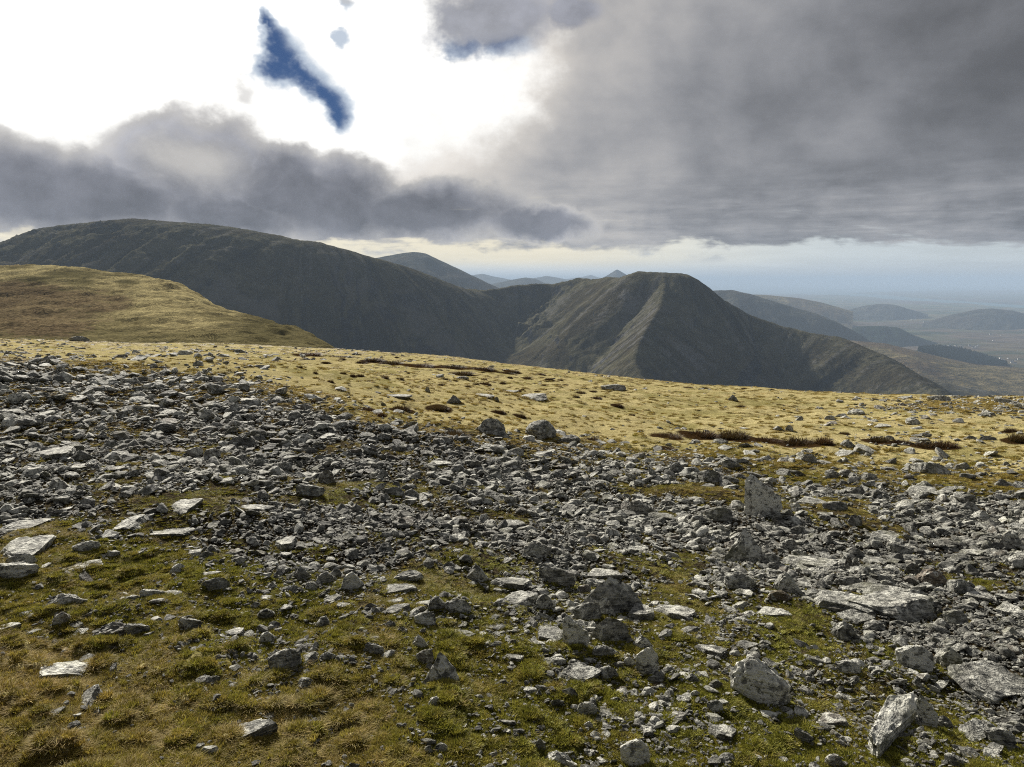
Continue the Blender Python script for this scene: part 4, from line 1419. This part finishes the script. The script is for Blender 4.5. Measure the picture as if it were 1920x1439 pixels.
# ------------------------------------------------------------------ moss, grass, heather
def blade_mesh(name, n, seed, mat, length, width, spread, curl, segs=2, ground_r=0.35, zmin=0.15):
    r = random.Random(seed); V = []; Fc = []; T = []
    for i in range(n):
        tone = r.random(); n0_ = len(V)
        a = r.uniform(0, 6.283); rr = ground_r * math.sqrt(r.random())
        bx, by = rr * math.cos(a), rr * math.sin(a)
        d = a + r.gauss(0, .7); tilt = r.uniform(0, spread)
        L = length * r.uniform(.55, 1.1); w = width * r.uniform(.7, 1.2)
        p = Vector((bx, by, -.05)); dirv = Vector((math.sin(tilt) * math.cos(d), math.sin(tilt) * math.sin(d), math.cos(tilt)))
        side = Vector((-math.sin(d + r.gauss(0, .6)), math.cos(d + r.gauss(0, .6)), r.gauss(0, .3))).normalized()
        pts = [p]
        for s in range(segs):
            p = p + dirv * (L / segs); pts.append(p)
            dirv = (dirv + Vector((math.cos(d), math.sin(d), 0)) * curl * r.uniform(.3, 1.1) - Vector((0, 0, curl * .5 * r.random())) + Vector((r.gauss(0, .12), r.gauss(0, .12), r.gauss(0, .08)))).normalized()
        b0 = len(V)
        for s, q in enumerate(pts):
            ww = w * (1 - s / segs) * .5
            if s < segs: V += [q - side * ww, q + side * ww]
            else: V.append(q)
        T += [tone] * (len(V) - n0_)
        for s in range(segs - 1): Fc.append((b0 + 2 * s, b0 + 2 * s + 1, b0 + 2 * s + 3, b0 + 2 * s + 2))
        Fc.append((b0 + 2 * segs - 2, b0 + 2 * segs - 1, b0 + 2 * segs))
    me = bpy.data.meshes.new(name); me.from_pydata([v[:] for v in V], [], Fc); me.update()
    ta = me.attributes.new('blade', 'FLOAT', 'POINT'); ta.data.foreach_set('value', np.array(T, np.float32))
    me.materials.append(mat); return me


MOSS = [blade_mesh('moss_sprig', 150, 300 + i, M['moss'], .62, .16, 1.25, .35, 2, .75) for i in range(5)]
GRASS = [blade_mesh('grass_tuft', 44, 320 + i, M['grass'], 1.25, .065, 1.25, .6, 3, .6) for i in range(6)]


def veg():
    n = 210000
    X, Y, D = scatter_points(n, 1.9, 90, 0.0)
    s, g = zones(X, Y)
    k1 = fbm(X * 1.1, Y * 1.1, 101, 3); k2 = fbm(X * 4.0, Y * 4.0, 105, 2)
    gold = g + 0.34 * k1 + 0.22 * k2 + rng.normal(0, .08, n)
    # vegetation covers what the stones leave free, and creeps in patches between them
    gap = -1.3 * fbm(X * 0.55, Y * 0.55, 91, 3) - 0.7 * fbm(X * 2.3, Y * 2.3, 95, 2) + 0.1
    hz_ = np.clip(heather_zone(X, Y), 0, 1)
    pv = np.clip(1.2 - s * np.where(D < 10, 1.02, 0.88) + 0.75 * gap * (s > .2) + 0.12 * (D > 8), 0, 1)
    pv = pv * np.where((s < 0.3) & (g > 0.6), np.clip(1 - (D - 6) / 8, 0.13, 1), 1)
    keep = (rng.random(n) < pv) & (rng.random(n) > hz_ * 1.3)
    near = np.clip((8 - D) / 5, 0, 1)
    X, Y, D, s, g, gold, k2 = (a[keep] for a in (X, Y, D, s, g, gold, k2))
    cx, cy = [], []
    for q in stones:
        per = (q['w'] + q['d']) * 1.5; k_ = int(per / max(0.03, 0.0045 * math.hypot(q['x'], q['y'])) * (2.4 if q['hero'] else 1.2))
        yaw = q['yaw'] if q['hero'] else q['rot'][2]
        for _ in range(min(k_, 110)):
            t = random.uniform(0, 6.283); f = random.uniform(.38, .56)
            u, v = q['w'] * f * math.cos(t), q['d'] * f * math.sin(t)
            cx.append(q['x'] + u * math.cos(yaw) - v * math.sin(yaw)); cy.append(q['y'] + u * math.sin(yaw) + v * math.cos(yaw))
    cx, cy = np.array(cx), np.array(cy); cs, cg = zones(cx, cy)
    kc = rng.random(len(cx)) < np.clip(1.15 - cs * 0.8, 0.25, 1)
    cx, cy, cs, cg = cx[kc], cy[kc], cs[kc], cg[kc]
    cgold = cg + 0.34 * fbm(cx * 1.1, cy * 1.1, 101, 3) + rng.normal(0, .1, len(cx))
    X, Y, D = np.concatenate([X, cx]), np.concatenate([Y, cy]), np.concatenate([D, np.hypot(cx, cy)])
    s, g, gold = np.concatenate([s, cs]), np.concatenate([g, cg]), np.concatenate([gold, cgold])
    Z = ground_h(X, Y)
    isg = gold > 0.56
    mixm = rng.random(len(X))
    grass_m = (isg & (mixm < .82)) | (mixm < np.where(gold > 0.35, .22, .06))
    moss_m = ~isg | (mixm > .5)
    out = []
    for nm, msk, meshes, coll in (('moss', moss_m, MOSS, 'moss_shapes'), ('grass', grass_m, GRASS, 'grass_shapes')):
        x, y, z, d, gg = X[msk], Y[msk], Z[msk], D[msk], gold[msk]
        m = len(x)
        hum = np.maximum(0, fbm(x * 5.5, y * 5.5, 21, 3)) * 0.065 * (1 - s[msk]) * smooth((14 - d) / 10)
        if nm == 'moss':
            sz = np.maximum(0.030, 0.0046 * d) * (0.7 + 0.7 * rng.random(m)); hs = np.minimum(sz, 0.05) * (0.7 + .5 * rng.random(m)) * (1 - 0.5 * s[msk])
            tint = np.clip(0.10 + (gg - 0.15) * 0.9 + 0.30 * smooth((d - 5) / 6) + rng.normal(0, .18, m), 0, 1)
        else:
            sz = np.maximum(0.038, 0.0038 * d) * (0.7 + 0.7 * rng.random(m)); hs = np.minimum(sz * .40, 0.04) * (0.5 + .8 * rng.random(m))
            hs = hs * (1 - 0.45 * smooth((d - 8) / 8)); tint = np.clip(0.15 + (gg - .35) * 0.9 + 0.35 * smooth((d - 8) / 8) + rng.normal(0, .28, m), 0, 1)
        rot = np.stack([rng.normal(0, .1, m), rng.normal(0, .1, m), rng.random(m) * 6.283], -1)
        scatter(nm, proto_collection(coll, meshes), np.stack([x, y, z + hum - 0.004], -1), rot, np.stack([sz, sz, hs], -1), rng.integers(0, len(meshes), m), tint,
                kind='stuff', label={'moss': 'green and brown moss growing between the stones', 'grass': 'short straw-coloured mountain grass covering the moor'}[nm])


veg()

HEATH_MESH = [blade_mesh('heather_twigs', 900, 340 + i, M['heather'], .70, .05, 1.35, .12, 2, .70) for i in range(4)]
heaths = []
for i, (px, py, w, h) in enumerate(HEATHER):
    X, Y, D = hit(px, py); sc = math.hypot(D, gz(X, Y)) / F_PX
    W = w * sc
    o = bpy.data.objects.new('heather_clump', HEATH_MESH[i % 4]); COL.objects.link(o)
    o.scale = (W * .46, W * .46, max(h * sc * 1.12, .11)); o.rotation_euler = (0, 0, i * 1.9)
    az = math.atan2(X, Y); X += math.sin(az) * W * .25; Y += math.cos(az) * W * .25
    o.location = (X, Y, gz(X, Y) - .02)
    o['tint'] = [0.0, .25, .1, .5][i % 4]; o['category'] = 'heather'; o['group'] = 'heather clumps on the grass'
    heaths.append(dict(obj=o, px=px, py=py, w=w, t=o['tint']))
describe(heaths, lambda q: ('wide' if q['w'] >= 45 else 'mid-sized' if q['w'] >= 24 else 'small') + ' ' + ('greenish' if q['t'] >= .5 else 'dark brown') + ' heather clump')
